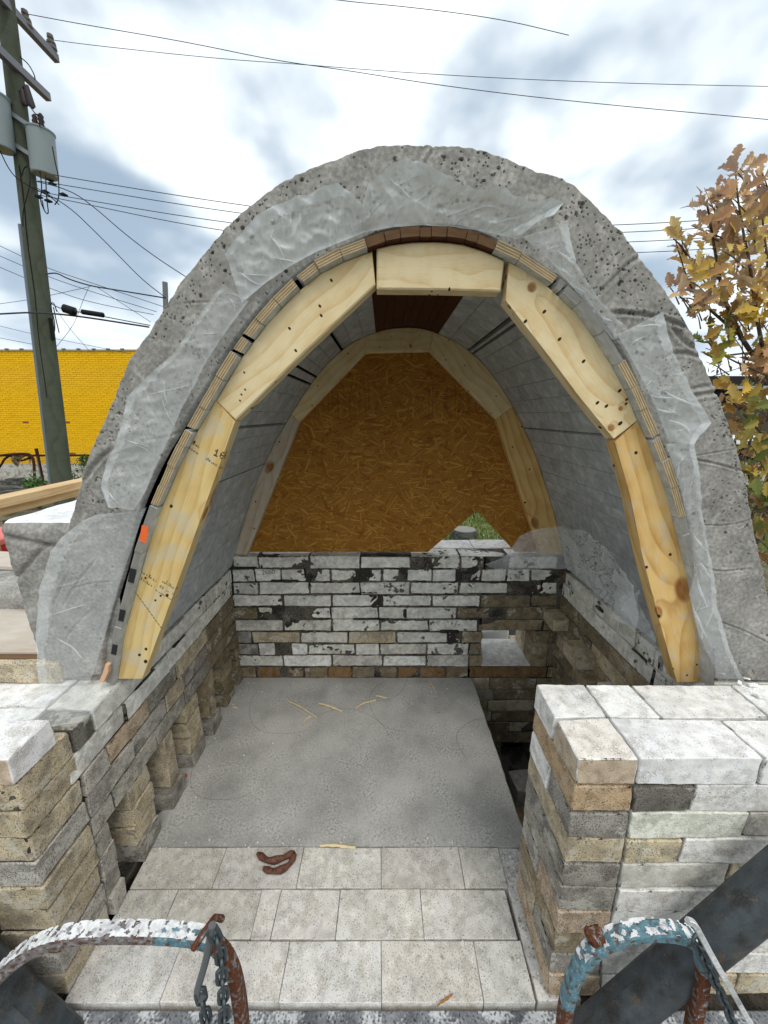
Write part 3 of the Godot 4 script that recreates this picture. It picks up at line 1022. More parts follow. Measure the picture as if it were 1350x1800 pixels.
	for q in [[XL - 0.23, xo0 - 0.01, FLOOR - 0.1, FLOOR + 9.9 * CO], [xo1 + 0.01, XR + 0.23, FLOOR - 0.1, FLOOR + 9.9 * CO], [xo0 - 0.02, xo1 + 0.02, yo1 + 0.006, FLOOR + 9.9 * CO], [0.38, XR + 0.23, FLOOR - 0.36, yo0 - 0.012]]:
		# kept 7 mm behind the brick faces on every visible side
		rbox(core, Vector3(q[1] - q[0], q[3] - q[2], 0.222), Vector3((q[0] + q[1]) / 2, (q[2] + q[3]) / 2, z - 0.111), Basis.IDENTITY, 0.001, Vector3i(1, 1, 1), 0.0, 1.0)
	put("mortar", core.done(), M.mortar, w)
	# mortar squeezed out of the joints
	for s in [[500, 1020, 0.125, 0.006], [429, 998, 0.12, 0.010], [640, 1042, 0.12, 0.004], [712, 1078, 0.016, 0.045], [652, 1088, 0.17, 0.006], [790, 1110, 0.09, 0.02], [536, 1008, 0.008, 0.05], [460, 996, 0.008, 0.02]]:
		var p := pz(s[0], s[1], ZB + 0.001)
		var mm := MB.new()
		rbox(mm, Vector3(s[2], s[3], 0.012), Vector3.ZERO, Basis.IDENTITY, 0.005, Vector3i(8, 2, 1), 0.009, 1.0, Vector2.ZERO, Color.WHITE, p, 0.002, int(s[0]))
		put("squeezed_mortar", mm.done(), M.dark_mortar if M.has("dark_mortar") else M.mortar, w, p)
	# pencilled numbers on three of the bricks
	for s in [[472, 1006, "2660"], [824, 1013, "0992"], [910, 1013, "92"]]:
		var tm := TextMesh.new()
		tm.text = s[2]; tm.font = SystemFont.new(); tm.font.font_names = PackedStringArray(["Droid Sans"])
		tm.font_size = 20; tm.pixel_size = 0.00135; tm.depth = 0.0004
		var o := put("pencil_number", tm, M.pencil if M.has("pencil") else M.mortar, w, pz(s[0], s[1], ZB + 0.0045))
		o.rotation.z = 0.06

func wash(o: MeshInstance3D, dir: Vector3, c: Color) -> void:
	# one face of a brick carries a coat of cement wash or plaster dust
	var m: ArrayMesh = o.mesh
	var arr := m.surface_get_arrays(0)
	var nn: PackedVector3Array = arr[Mesh.ARRAY_NORMAL]
	var cc: PackedColorArray = arr[Mesh.ARRAY_COLOR]
	for i in nn.size():
		if nn[i].dot(dir) > 0.8: cc[i] = Color(cc[i].r * c.r, cc[i].g * c.g, cc[i].b * c.b)
	arr[Mesh.ARRAY_COLOR] = cc
	m.clear_surfaces()
	m.add_surface_from_arrays(Mesh.PRIMITIVE_TRIANGLES, arr)

func build_left_wall() -> void:
	var w := thing("left_brick_wall", "left kiln wall, white course on top, small flue slots between brick posts below", "wall")
	var d := 0.112
	# courses above the flue slots: [start z, step list, looks]
	var rows := {
		1: [[-0.742, -0.805, -1.035, -1.265, -1.40, -1.515, -1.60, -1.688], "KWWwwww"],
		2: [[-0.712, -0.905, -1.13, -1.36, -1.56, -1.688], "PWWww"],
		3: [[-0.742, -0.83, -1.0, -1.17, -1.40, -1.54, -1.688], "GTgcbb"],
		4: [[-0.742, -0.92, -1.09, -1.20, -1.38, -1.50, -1.688], "GGcgbb"],
		5: [[-0.742, -0.82, -1.02, -1.20, -1.40, -1.55, -1.688], "GGGgbb"]}
	for k in rows:
		var y1: float = FLOOR + (10 - k) * CO
		var zs: Array = rows[k][0]
		for i in zs.size() - 1:
			var look: String = rows[k][1][i]
			var o := brick(w, Vector3(XL - d, y1 - CO, zs[i + 1]), Vector3(XL + rng.randf_range(-0.003, 0.003), y1, zs[i]), look, zs[i] > -1.2, "brick", rng.randf_range(0.003, 0.005))
	# posts between the flue slots
	for p in [[-0.742, -0.795, "GGGG", 4], [-0.866, -0.965, "cccg", 4], [-1.045, -1.10, "c", 1], [-1.18, -1.278, "cccg", 4], [-1.352, -1.415, "B", 1], [-1.49, -1.59, "bBbb", 4], [-1.64, -1.688, "bbbb", 4]]:
		var n: int = p[3]
		if n == 1:
			brick(w, Vector3(XL - 0.14, FLOOR + CO, p[1]), Vector3(XL, FLOOR + 4 * CO, p[0]), p[2][0], true)
			brick(w, Vector3(XL - 0.14, FLOOR - 0.004, p[1] - 0.01), Vector3(XL + 0.012, FLOOR + CO, p[0] + 0.022), "g", true)
		else:
			for k in n:
				brick(w, Vector3(XL - 0.14, FLOOR + (3 - k) * CO, p[1]), Vector3(XL + rng.randf_range(-0.003, 0.004) + (0.008 if k == 3 else 0.0), FLOOR + (4 - k) * CO, p[0]), p[2][k], true)
	# the back of the slots
	for k in 4:
		var z := -0.76 - 0.1 * (k % 2)
		while z > ZB:
			brick(w, Vector3(XL - 0.245, FLOOR + k * CO, maxf(z - 0.229, ZB)), Vector3(XL - 0.15, FLOOR + (k + 1) * CO, z), ["b", "g", "B", "K"][rng.randi() % 4])
			z -= 0.229
	# outer wythe, its top dusty with plaster
	for q in [[-0.70, -0.815], [-0.815, -0.93], [-0.93, -1.16]]:
		for e in [[XL - 0.115, XL - 0.345], [XL - 0.345, XL - 0.575]]:
			brick(w, Vector3(e[1], FLOOR + 8 * CO, q[1]), Vector3(e[0], FLOOR + 9 * CO + rng.randf_range(-0.002, 0.002), q[0]), "D", true)
	var core := MB.new()
	rbox(core, Vector3(0.10, 5 * CO - 0.012, 0.94), Vector3(XL - 0.058, FLOOR + 6.5 * CO - 0.002, -1.215), Basis.IDENTITY, 0.002, Vector3i(1, 1, 1), 0.0, 1.0)
	rbox(core, Vector3(0.44, 8 * CO - 0.02, 0.98), Vector3(XL - 0.36, FLOOR + 4 * CO, -1.20), Basis.IDENTITY, 0.002, Vector3i(1, 1, 1), 0.0, 1.0)
	put("mortar", core.done(), M.mortar, w)
	for s in [[-0.905, 2, 0.011, 0.052], [-1.0, 1, 0.10, 0.007], [-1.2, 1, 0.08, 0.006]]:
		var p := Vector3(XL + 0.001, FLOOR + (10 - s[1]) * CO - (0.031 if s[3] > 0.03 else 0.062), s[0])
		var mm := MB.new()
		rbox(mm, Vector3(0.010, s[3], s[2]), Vector3.ZERO, Basis.IDENTITY, 0.004, Vector3i(1, 3, 5), 0.008, 1.0, Vector2.ZERO, Color.WHITE, p, 0.002, int(s[0] * 100))
		put("squeezed_mortar", mm.done(), M.mortar, w, p)

func build_right_wall() -> void:
	var w := thing("right_brick_wall", "right kiln wall, white header course over brown bricks with two bricks jutting out", "wall")
	var z := -0.82
	# header course
	var n := 0
	while z > ZB + 0.02:
		var l := rng.randf_range(0.075, 0.098)
		brick(w, Vector3(XR - 0.002, FLOOR + 8 * CO, maxf(z - l, ZB)), Vector3(XR + 0.22, FLOOR + 9 * CO - rng.randf() * 0.002, z), "w" if z > -1.5 else ("o" if z < -1.62 else "w"), false, "brick", rng.randf_range(0.003, 0.006))
		z -= l
	for k in range(2, 18):
		z = -0.82 + (0.11 if k % 2 == 0 else 0.0)
		while z > ZB:
			var l := 0.229
			var look := "w"
			if k == 3: look = ["b", "o", "B", "b"][rng.randi() % 4]
			elif k > 3 and k < 7: look = ["B", "c", "b", "B", "c"][rng.randi() % 5]
			elif k >= 7: look = ["b", "B", "b", "g"][rng.randi() % 4]
			brick(w, Vector3(XR + rng.randf_range(-0.003, 0.003), FLOOR + (9 - k) * CO, maxf(z - l, ZB)), Vector3(XR + 0.113, FLOOR + (10 - k) * CO, minf(z, -0.82)), look)
			z -= l
	# bricks left jutting out to carry shelves
	brick(w, Vector3(XR - 0.072, FLOOR + 5 * CO - 0.002, -1.69), Vector3(XR + 0.05, FLOOR + 6 * CO - 0.004, -1.58), "c", true)
	brick(w, Vector3(XR - 0.075, FLOOR + 4.5 * CO, -1.468), Vector3(XR + 0.05, FLOOR + 5.5 * CO, -1.35), "c", true)
	brick(w, Vector3(XR - 0.055, FLOOR + 3.5 * CO, -1.41), Vector3(XR + 0.05, FLOOR + 4.5 * CO - 0.002, -1.29), "B", true)
	brick(w, Vector3(XR - 0.045, FLOOR + 4 * CO, -1.25), Vector3(XR + 0.05, FLOOR + 5 * CO, -1.14), "p", true)
	# outside of the wall, below the concrete
	for e in [[-0.822, -1.05], [-1.05, -1.28]]:
		brick(w, Vector3(XR + 0.225, FLOOR + 8 * CO, e[1]), Vector3(XR + 0.455, FLOOR + 9 * CO, e[0]), "D")
	var core := MB.new()
	rbox(core, Vector3(0.34, 17.6 * CO, 0.86), Vector3(XR + 0.18, FLOOR + 0.1 * CO, -1.255), Basis.IDENTITY, 0.002, Vector3i(1, 1, 1), 0.0, 1.0)
	put("mortar", core.done(), M.mortar, w)
	for s in [[-1.37, 0.05, 0.012, 1.5], [-1.03, 0.02, 0.05, 1.5], [-1.12, 0.07, 0.008, 2], [-1.05, 0.012, 0.055, 2.5]]:
		var p := Vector3(XR - 0.001, FLOOR + (10 - s[3]) * CO, s[0])
		var mm := MB.new()
		rbox(mm, Vector3(0.010, s[2], s[1]), Vector3.ZERO, Basis.IDENTITY, 0.004, Vector3i(1, 4, 4), 0.010, 1.0, Vector2.ZERO, Color.WHITE, p, 0.003, int(s[0] * 100))
		put("squeezed_mortar", mm.done(), M.mortar, w, p)

func build_piers() -> void:
	# right pier: ten courses; corner bricks show on both faces
	var w := thing("right_brick_pier", "right front brick pier with plaster-dusted top and a tan corner", "pier")
	var xa := 0.357
	var front := ["DDD", "OKPP", "gYp", "cCPP", "gpC", "gPp", "TPp", "BPP", "gPP", "TPcc"]
	var wid := [[0.114, 0.229, 0.229], [0.114, 0.114, 0.229, 0.16], [0.114, 0.229, 0.229], [0.114, 0.114, 0.229, 0.16], [0.114, 0.219, 0.239], [0.114, 0.229, 0.229], [0.114, 0.229, 0.229], [0.105, 0.239, 0.229], [0.110, 0.234, 0.229], [0.114, 0.18, 0.12, 0.16]]
	for k in 10:
		var y1 := FLOOR + (10 - k) * CO
		var x := xa
		for i in front[k].length():
			var l: float = wid[k][i]
			var look: String = front[k][i]
			var back := ZF - 0.107
			if i == 0 and k % 2 == 1: back = -0.815
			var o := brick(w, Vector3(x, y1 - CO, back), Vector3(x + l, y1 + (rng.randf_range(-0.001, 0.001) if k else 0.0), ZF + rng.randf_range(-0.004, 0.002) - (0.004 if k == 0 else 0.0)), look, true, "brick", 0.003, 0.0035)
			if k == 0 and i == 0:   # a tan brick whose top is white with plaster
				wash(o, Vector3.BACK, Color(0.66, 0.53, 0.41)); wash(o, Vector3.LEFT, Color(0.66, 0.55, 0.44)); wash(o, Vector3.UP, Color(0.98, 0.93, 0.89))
			if k == 5 and i == 0: wash(o, Vector3.LEFT, Color(1.1, 1.08, 1.05))
			x += l
		if k % 2 == 0:
			brick(w, Vector3(xa - (0.002 if k < 3 else 0.0), y1 - CO, -0.815), Vector3(xa + 0.114, y1, ZF - 0.108), ["D", "", "D", "", "g", "", "G", "", "c", ""][k], true, "brick", 0.003, 0.003)
		if k == 0:
			for q in [[0.471, 0.58], [0.58, 0.81], [0.81, 1.06]]:
				brick(w, Vector3(q[0], y1 - CO, -0.815), Vector3(q[1], y1 + rng.randf_range(-0.001, 0.001), ZF - 0.108), "D", true)
	# tails and the lower left face carry cement wash
	for e in [[0.0, "G"], [1.0, "g"], [2.0, "T"], [3.0, "T"]]:
		pass
	put("mortar", box_mesh(Vector3(0.68, 10 * CO - 0.022, 0.196), 0.002, 1.0), M.mortar, w, Vector3(xa + 0.35, FLOOR + 5 * CO - 0.006, ZF - 0.109))
	# left pier
	var p := thing("left_brick_pier", "left front brick pier of yellowish bricks under a white dusty top", "pier")
	var lf := "DcccGcccGc"
	for k in 10:
		var y1 := FLOOR + (10 - k) * CO
		var back := -0.705 if k == 0 else -0.74
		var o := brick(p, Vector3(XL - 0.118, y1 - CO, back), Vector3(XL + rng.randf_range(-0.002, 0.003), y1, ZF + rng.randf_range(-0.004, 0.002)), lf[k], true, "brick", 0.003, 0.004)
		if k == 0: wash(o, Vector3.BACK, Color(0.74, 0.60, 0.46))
		var x := XL - 0.118
		for l in [0.229, 0.114]:
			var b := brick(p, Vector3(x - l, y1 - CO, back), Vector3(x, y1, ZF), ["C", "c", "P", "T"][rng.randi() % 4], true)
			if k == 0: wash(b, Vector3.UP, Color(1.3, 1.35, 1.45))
			x -= l
	put("mortar", box_mesh(Vector3(0.44, 9 * CO - 0.02, 0.126), 0.002, 1.0), M.mortar, p, Vector3(XL - 0.227, FLOOR + 4.5 * CO, -0.670))
	var q := thing("loose_brick", "loose yellowish fire brick lying on the wall beside the concrete foot", "brick")
	var a := py(-8, 1200, FLOOR + 9 * CO)
	q.position = Vector3(-0.83, FLOOR + 9 * CO, -0.895)
	brick_at(q, Vector3(0.229, 0.062, 0.114), Vector3(-0.115, 0.032, -0.057), "C")

func brick_at(parent: Node3D, s: Vector3, at: Vector3, look: String, b := Basis.IDENTITY, called := "body") -> MeshInstance3D:
	brick_no += 1
	var t := tone_of(look)
	var mb := MB.new()
	rbox(mb, s, Vector3.ZERO, b, 0.006, Vector3i(6, 2, 3), 0.006, 2.4, Vector2(rng.randf() * 3.0, rng.randf() * 3.0), t[1], at + parent.position, 0.0015, brick_no)
	return put(called, mb.done(), t[0], parent, at)

# ------------------------------------------------------------------ arch formwork
var arch := []      # outer curve of the ribs in the plane of the arch, left foot to right foot

func rib_board(parent: Node3D, poly: Array, z: float, thick: float, a: Vector2, b: Vector2, im: Image, flip := false) -> void:
	# a, b: ends of the board's axis, for the grain
	var pts := []
	for q in poly: pts.append(Vector3(q.x, q.y, z))
	var d := (b - a)
	var L := d.length()
	var e := d / L
	var nrm := Vector2(-e.y, e.x)
	var mid := (a + b) * 0.5
	# 1 texture width per board length, 0.19 m across
	var sx := 1.0 / L
	var sy := 1.0 / 0.20
	var t := Transform2D(Vector2(e.x * sx, -nrm.x * sy), Vector2(e.y * sx, -nrm.y * sy), Vector2.ZERO)
	t.origin = Vector2(0.5, 0.5) - t.basis_xform(mid)
	var mb := MB.new()
	prism(mb, pts, z, z - thick, t, 0.003)
	var m := mat(ImageTexture.create_from_image(im), 0.72)
	m.metallic_specular = 0.35
	put("board", mb.done(), m, parent)

func poly2(list: Array, z: float) -> Array:
	var o := []
	for p in list:
		var q := pz(p[0], p[1], z)
		o.append(Vector2(q.x, q.y))
	return o

func build_formwork() -> void:
	var f := thing("arch_formwork", "timber arch centering of pale pine ribs under curved grey plywood slats", "formwork")
	var l1o := [[208, 1193], [220, 1112], [234, 1060], [248, 1010], [265, 945], [284.5, 893.5], [300.6, 857], [317, 818], [345, 763.5], [379, 705]]
	var l2o := [[379, 705], [422, 632.6], [468.7, 569], [515, 520], [561, 481], [604.5, 459], [654, 441]]
	var co := [[662, 436.5], [690, 429.6], [724, 425.5], [763, 424.4], [790, 426], [815, 429.6], [851, 441], [887, 458]]
	var r2o := [[895, 462], [922.7, 475], [960, 502], [989, 528.7], [1010.7, 550], [1042.7, 592.7], [1074.7, 643], [1098.7, 688], [1120, 739]]
	var r1o := [[1120.5, 740], [1136, 773], [1155, 823], [1173, 875.5], [1187, 934], [1201, 989.5], [1209.5, 1023], [1218, 1075.5], [1227, 1123], [1231, 1175.5], [1231.7, 1197.8]]
	var all := l1o + l2o.slice(1) + co + r2o + r1o.slice(1)
	arch = resample(smooth_line(pzs(all, ZA), 2), 360)
	var front := node("front_rib", f)
	var pl := Color(0.90, 0.83, 0.67)
	var pr := Color(0.78, 0.63, 0.41)
	var yl := Color(0.86, 0.725, 0.48)
	var yr := Color(0.64, 0.44, 0.20)
	# lower left board: yellow, dusty, knotty, stamped
	var p := poly2(l1o + [[413, 741], [321, 1000], [286, 1096], [250, 1193]], ZA)
	var im := wood(640, 200, 501, Color(0.87, 0.77, 0.54), Color(0.72, 0.55, 0.29), 9.0, [[42, 40, 22], [470, 165, 26], [430, 150, 16]], 0.62)
	im = dots(im, [[70, 110, 3], [90, 120, 3], [60, 130, 4], [210, 100, 2], [225, 108, 2], [232, 122, 3], [420, 60, 3], [250, 60, 2], [560, 60, 2]])
	im = stamps(im)
	rib_board(front, p, ZA, 0.038, Vector2(p[0].x + 0.02, p[0].y), Vector2((p[9].x + p[10].x) * 0.5, (p[9].y + p[10].y) * 0.5), im)
	# upper left
	p = poly2(l2o + [[660, 501], [537, 617], [414, 739]], ZA - 0.001)
	im = wood(640, 200, 511, pl, pr, 7.0, [[70, 160, 11]], 0.0)
	im = dots(im, [[62, 150, 5], [58, 105, 2], [75, 98, 2], [95, 96, 2], [130, 70, 2], [185, 130, 3], [330, 70, 3], [300, 110, 3], [430, 95, 3], [445, 80, 3], [520, 60, 3], [590, 40, 3]])
	rib_board(front, p, ZA - 0.001, 0.038, (p[0] + p[9]) * 0.5, (p[6] + p[7]) * 0.5, im)
	# crown
	p = poly2(co + [[880, 512], [770, 509], [662, 508]], ZA + 0.002)
	im = wood(512, 200, 521, Color(0.905, 0.835, 0.68), Color(0.79, 0.66, 0.45), 6.0, [[185, 110, 26]], 0.0)
	im = dots(im, [[185, 100, 5], [176, 112, 4], [230, 50, 4], [300, 40, 4], [225, 75, 4], [60, 100, 4], [350, 150, 3], [440, 110, 4], [260, 72, 3]])
	rib_board(front, p, ZA + 0.002, 0.040, Vector2(p[10].x, 2.49), Vector2(p[8].x, 2.49), im)
	# upper right
	p = poly2(r2o + [[1079, 771], [1020, 699], [963, 623], [889, 528]], ZA)
	im = wood(640, 200, 531, pl, Color(0.76, 0.60, 0.37), 6.5, [[66, 70, 14], [60, 130, 9], [600, 120, 12], [570, 80, 8]], 0.0)
	im = dots(im, [[20, 30, 3], [60, 30, 3], [150, 80, 4], [130, 120, 4], [250, 90, 4], [360, 80, 4], [520, 60, 4], [530, 100, 4], [500, 110, 4], [560, 60, 3], [570, 66, 3], [600, 50, 5], [585, 150, 6], [610, 100, 5], [545, 30, 4]])
	rib_board(front, p, ZA, 0.038, (p[0] + p[12]) * 0.5, (p[8] + p[9]) * 0.5, im)
	# lower right: warm yellow
	p = poly2(r1o + [[1190, 1199], [1168, 1123], [1145.5, 1039.5], [1129, 975.5], [1108, 873], [1081, 777]], ZA - 0.001)
	im = wood(640, 200, 541, yl, yr, 6.0, [[395, 60, 30], [430, 130, 15]], 0.15)
	im = dots(im, [[50, 90, 3], [70, 160, 3], [300, 70, 3], [310, 130, 3], [440, 132, 4], [600, 70, 2], [590, 130, 2], [620, 100, 2]])
	rib_board(front, p, ZA - 0.001, 0.038, (p[0] + p[16]) * 0.5, (p[10] + p[11]) * 0.5, im)

	# rear rib against the panel: outer edge follows the same curve
	var rear := node("rear_rib", f)
	var zr := -1.697
	var cuts := [[[641, 591], [526, 741], [508, 724], [643, 619]], [[758, 589], [872, 736], [889, 721], [754, 617]]]
	var near_i := func(u: float, v: float) -> int:
		var q := pz(u, v, zr)
		var best := 0
		var bd := 1e9
		for i in arch.size():
			var dd: float = Vector2(arch[i].x - q.x, arch[i].y - q.y).length()
			if dd < bd: bd = dd; best = i
		return best
	var i0: int = near_i.call(408, 977)
	var i1: int = near_i.call(508, 724)
	var i2: int = near_i.call(642, 591)
	var i3: int = near_i.call(758, 589)
	var i4: int = near_i.call(889, 721)
	var i5: int = near_i.call(985, 977)
	var seg := func(a: int, b: int) -> Array:
		var o := []
		var st := maxi(1, (b - a) / 8)
		var k := a
		while k < b: o.append(Vector2(arch[k].x, arch[k].y)); k += st
		o.append(Vector2(arch[b].x, arch[b].y))
		return o
	var ytop := FLOOR + 10 * CO + 0.002
	var inn := poly2([[434, 976], [526, 742], [643, 620], [755, 617], [872, 737], [950, 976]], zr)
	var specs := [[i0, i1, 0, 1, Color(0.78, 0.73, 0.66), Color(0.62, 0.50, 0.36), 0.9, [[330, 60, 22]]], [i1, i2, 1, 2, pl, pr, 0.0, []], [i2, i3, 2, 3, pl, pr, 0.0, [[350, 90, 9]]], [i3, i4, 3, 4, pl, pr, 0.0, []], [i4, i5, 4, 5, yl, yr, 0.0, [[380, 100, 20]]]]
	var sd := 551
	for s in specs:
		var o: Array = seg.call(s[0], s[1])
		var a: Vector2 = inn[s[2]]
		var b: Vector2 = inn[s[3]]
		if s[2] == 0: o[0] = Vector2(o[0].x, ytop); a.y = ytop
		if s[3] == 5: o[-1] = Vector2(o[-1].x, ytop); b.y = ytop
		var poly: Array = o + [b, a]
		var wi := wood(512, 160, sd, s[4], s[5], 6.5, s[7], s[6])
		wi = dots(wi, [[60, 40, 2], [110, 90, 2], [200, 60, 2], [300, 110, 3], [420, 60, 2], [460, 110, 2]])
		rib_board(rear, poly, zr + 0.001 * (s[2] % 2), 0.036, (o[0] + a) * 0.5, (o[-1] + b) * 0.5, wi)
		sd += 10

	# slats: cut where the photograph shows their joints
	var outer := []
	for i in arch.size():
		outer.append(off_arch(i, 0.019))
	var cutlist := [[200, 1200], [205, 1178], [213, 1105], [226, 1032], [241, 970], [267, 891], [283.5, 855], [300.6, 818], [317, 780], [329, 758], [351, 716], [381, 662.6], [408, 621], [425, 594], [453, 565], [483, 530], [515, 495], [552, 464], [599, 443], [640.5, 425], [678, 413], [707, 410], [735, 409], [761, 408.5], [789, 410], [817, 413], [843, 418], [872, 425], [917, 450], [971, 497], [989, 507], [1016, 535], [1059, 582], [1099, 635], [1119, 679], [1137, 719], [1152, 765], [1169, 812], [1190, 856], [1200, 910], [1207, 939], [1212, 964], [1218, 995], [1226, 1060], [1232, 1145], [1240, 1202]]
	var looks := "ggggg" + "pppppppppppppp" + "bbbbbbbb" + "pp" + "gggg" + "pppppp" + "ggggggggg"
	var idx := []
	for c in cutlist:
		var q := pz(c[0], c[1], ZA + 0.022)
		var best := 0
		var bd := 1e9
		for i in outer.size():
			var dd: float = Vector2(outer[i].x - q.x, outer[i].y - q.y).length()
			if dd < bd: bd = dd; best = i
		idx.append(best)
	idx[0] = 0
	idx[-1] = arch.size() - 1
	var gaps := {9: 0.010, 12: 0.009, 13: 0.009, 16: 0.014, 29: 0.012, 30: 0.008, 36: 0.008, 5: 0.005}
	for k in idx.size() - 1:
		var a: int = idx[k]
		var b: int = idx[k + 1]
		if b <= a: continue
		var look: String = looks[mini(k, looks.length() - 1)]
		slat(f, a, b, look, gaps.get(k, 0.0), k)
	# wedge of scrap wood at the left foot
	var wm := MB.new()
	var wp := pzs([[176, 1196], [184, 1199], [192, 1180], [193, 1168], [187, 1166], [183, 1180]], ZA + 0.03)
	prism(wm, wp, ZA + 0.035, ZA - 0.02, Transform2D(0, Vector2.ZERO), 0.001)
	put("wedge", wm.done(), M.splinter_pink if M.has("splinter_pink") else M.splinter, f)
	# orange marking paint and black smudges on the end grain at lower left
	for s in [[253, 939, 13, 34, "orange_paint"], [232, 1012, 12, 30, "black"], [214, 1082, 11, 26, "black"], [201, 1142, 11, 24, "black"]]:
		var q := pz(s[0], s[1], ZA + 0.0245)
		var mb := MB.new()
		rbox(mb, Vector3(s[2] / 830.0, s[3] / 830.0, 0.0006), q, Basis(Vector3(0, 0, 1), -0.30), 0.0002)
		put("paint_mark", mb.done(), M[s[4]] if s[4] == "orange_paint" else M.soot if M.has("soot") else M.black, f)

func off_arch(i: int, d: float) -> Vector2:
	var t: Vector3 = (arch[mini(i + 2, arch.size() - 1)] - arch[maxi(i - 2, 0)]).normalized()
	return Vector2(arch[i].x - t.y * d, arch[i].y + t.x * d)

func slat(f: Node3D, a: int, b: int, look: String, gap: float, k: int) -> void:
	var ia := off_arch(a, 0.0012)
	var ib := off_arch(b, 0.0012)
	var th := 0.0175 + 0.001 * sin(k * 3.1)
	var oa := off_arch(a, th)
	var ob := off_arch(b, th)
	var d := (ib - ia).normalized()
	ia += d * (0.0006 + gap); oa += d * (0.0006 + gap * 0.6); ib -= d * 0.0006; ob -= d * 0.0006
	var z0 := ZA + 0.022 + 0.002 * sin(k * 1.9)
	var z1 := ZE
	var mid := (ia + ib + oa + ob) * 0.25
	var L := (ib - ia).length()
	# surface one: the end grain
	var m1 := MB.new()
	var u0 := k * 0.37
	m1.flat([Vector3(ia.x, ia.y, z0), Vector3(ib.x, ib.y, z0), Vector3(ob.x, ob.y, z0), Vector3(oa.x, oa.y, z0)], [Vector2(u0, 0), Vector2(u0 + L * 4.0, 0), Vector2(u0 + L * 4.0, 1), Vector2(u0, 1)], Vector3.BACK)
	var m2 := MB.new()
	var q := [ia, ib, ob, oa]
	for e in 4:
		var p0: Vector2 = q[e]
		var p1: Vector2 = q[(e + 1) % 4]
		var s := (p1 - p0).length()
		var out := (p0 + p1) * 0.5 - mid
		m2.flat([Vector3(p0.x, p0.y, z0), Vector3(p1.x, p1.y, z0), Vector3(p1.x, p1.y, z1), Vector3(p0.x, p0.y, z1)], [Vector2(k * 0.61, 0), Vector2(k * 0.61 + s * 2.0, 0), Vector2(k * 0.61 + s * 2.0, 1.7), Vector2(k * 0.61, 1.7)], Vector3(out.x, out.y, 0))
	m2.flat([Vector3(ia.x, ia.y, z1), Vector3(ib.x, ib.y, z1), Vector3(ob.x, ob.y, z1), Vector3(oa.x, oa.y, z1)], [Vector2.ZERO, Vector2(1, 0), Vector2(1, 1), Vector2(0, 1)], Vector3.FORWARD)
	var m := m1.done()
	var arr := m2.done().surface_get_arrays(0)
	m.add_surface_from_arrays(Mesh.PRIMITIVE_TRIANGLES, arr)
	m.surface_set_material(0, M.ply if look == "p" else M.dark_wood if look == "b" else M.weathered_ply)
	m.surface_set_material(1, M.brown_ply if look == "b" else M.grey_paint)
	var o := MeshInstance3D.new()
	o.name = numbered("slat", f)
	o.mesh = m
	f.add_child(o, true)

func stamps(im: Image) -> Image:
	# worn grade stamps, printed across the grain: a few digits and rows of broken bars
	var digits := {"1": [2, 6, 2, 2, 7], "6": [6, 8, 14, 9, 6], "2": [6, 9, 2, 4, 15]}
	var draw := func(ch: String, x0: int, y0: int, s: int) -> void:
		var rows: Array = digits[ch]
		for r in 5:
			for c in 4:
				if rows[r] & (8 >> c):
					for yy in s:
						for xx in s:
							var X := x0 - r * s - yy
							var Y := y0 + c * s + xx
							if X >= 0 and Y >= 0 and X < im.get_width() and Y < im.get_height():
								im.set_pixel(X, Y, im.get_pixel(X, Y).lerp(Color(0.12, 0.11, 0.11), 0.72))
	draw.call("2", 584, 40, 4)
	draw.call("1", 566, 106, 3); draw.call("6", 566, 122, 3); draw.call("6", 566, 138, 3)
	var r := RandomNumberGenerator.new()
	r.seed = 5
	for g in [[592, 30, 4, 8], [560, 28, 5, 14], [548, 28, 4, 16], [538, 96, 7, 22], [258, 40, 8, 16], [244, 34, 8, 20], [256, 100, 9, 18], [243, 96, 8, 18], [232, 90, 3, 40]]:
		var y: int = g[1]
		for n in g[3]:
			var wd := r.randi_range(1, 3)
			if r.randf() < 0.8:
				var hh := r.randi_range(2, g[2])
				for yy in wd:
					for xx in hh:
						if r.randf() < 0.85:
							var X: int = g[0] + xx - (y - g[1]) / 6
							if y + yy < im.get_height(): im.set_pixel(X, y + yy, im.get_pixel(X, y + yy).lerp(Color(0.16, 0.15, 0.15), 0.7))
			y += wd + 1
	# a dashed saw line
	for n in 90:
		if n % 5 < 4:
			var X := 236 - n
			var Y := 8 + int(n * 1.55)
			for e in 3:
				if Y + e < 200: im.set_pixel(X, Y + e, im.get_pixel(X, Y + e).lerp(Color(0.12, 0.1, 0.08), 0.75))
	return im

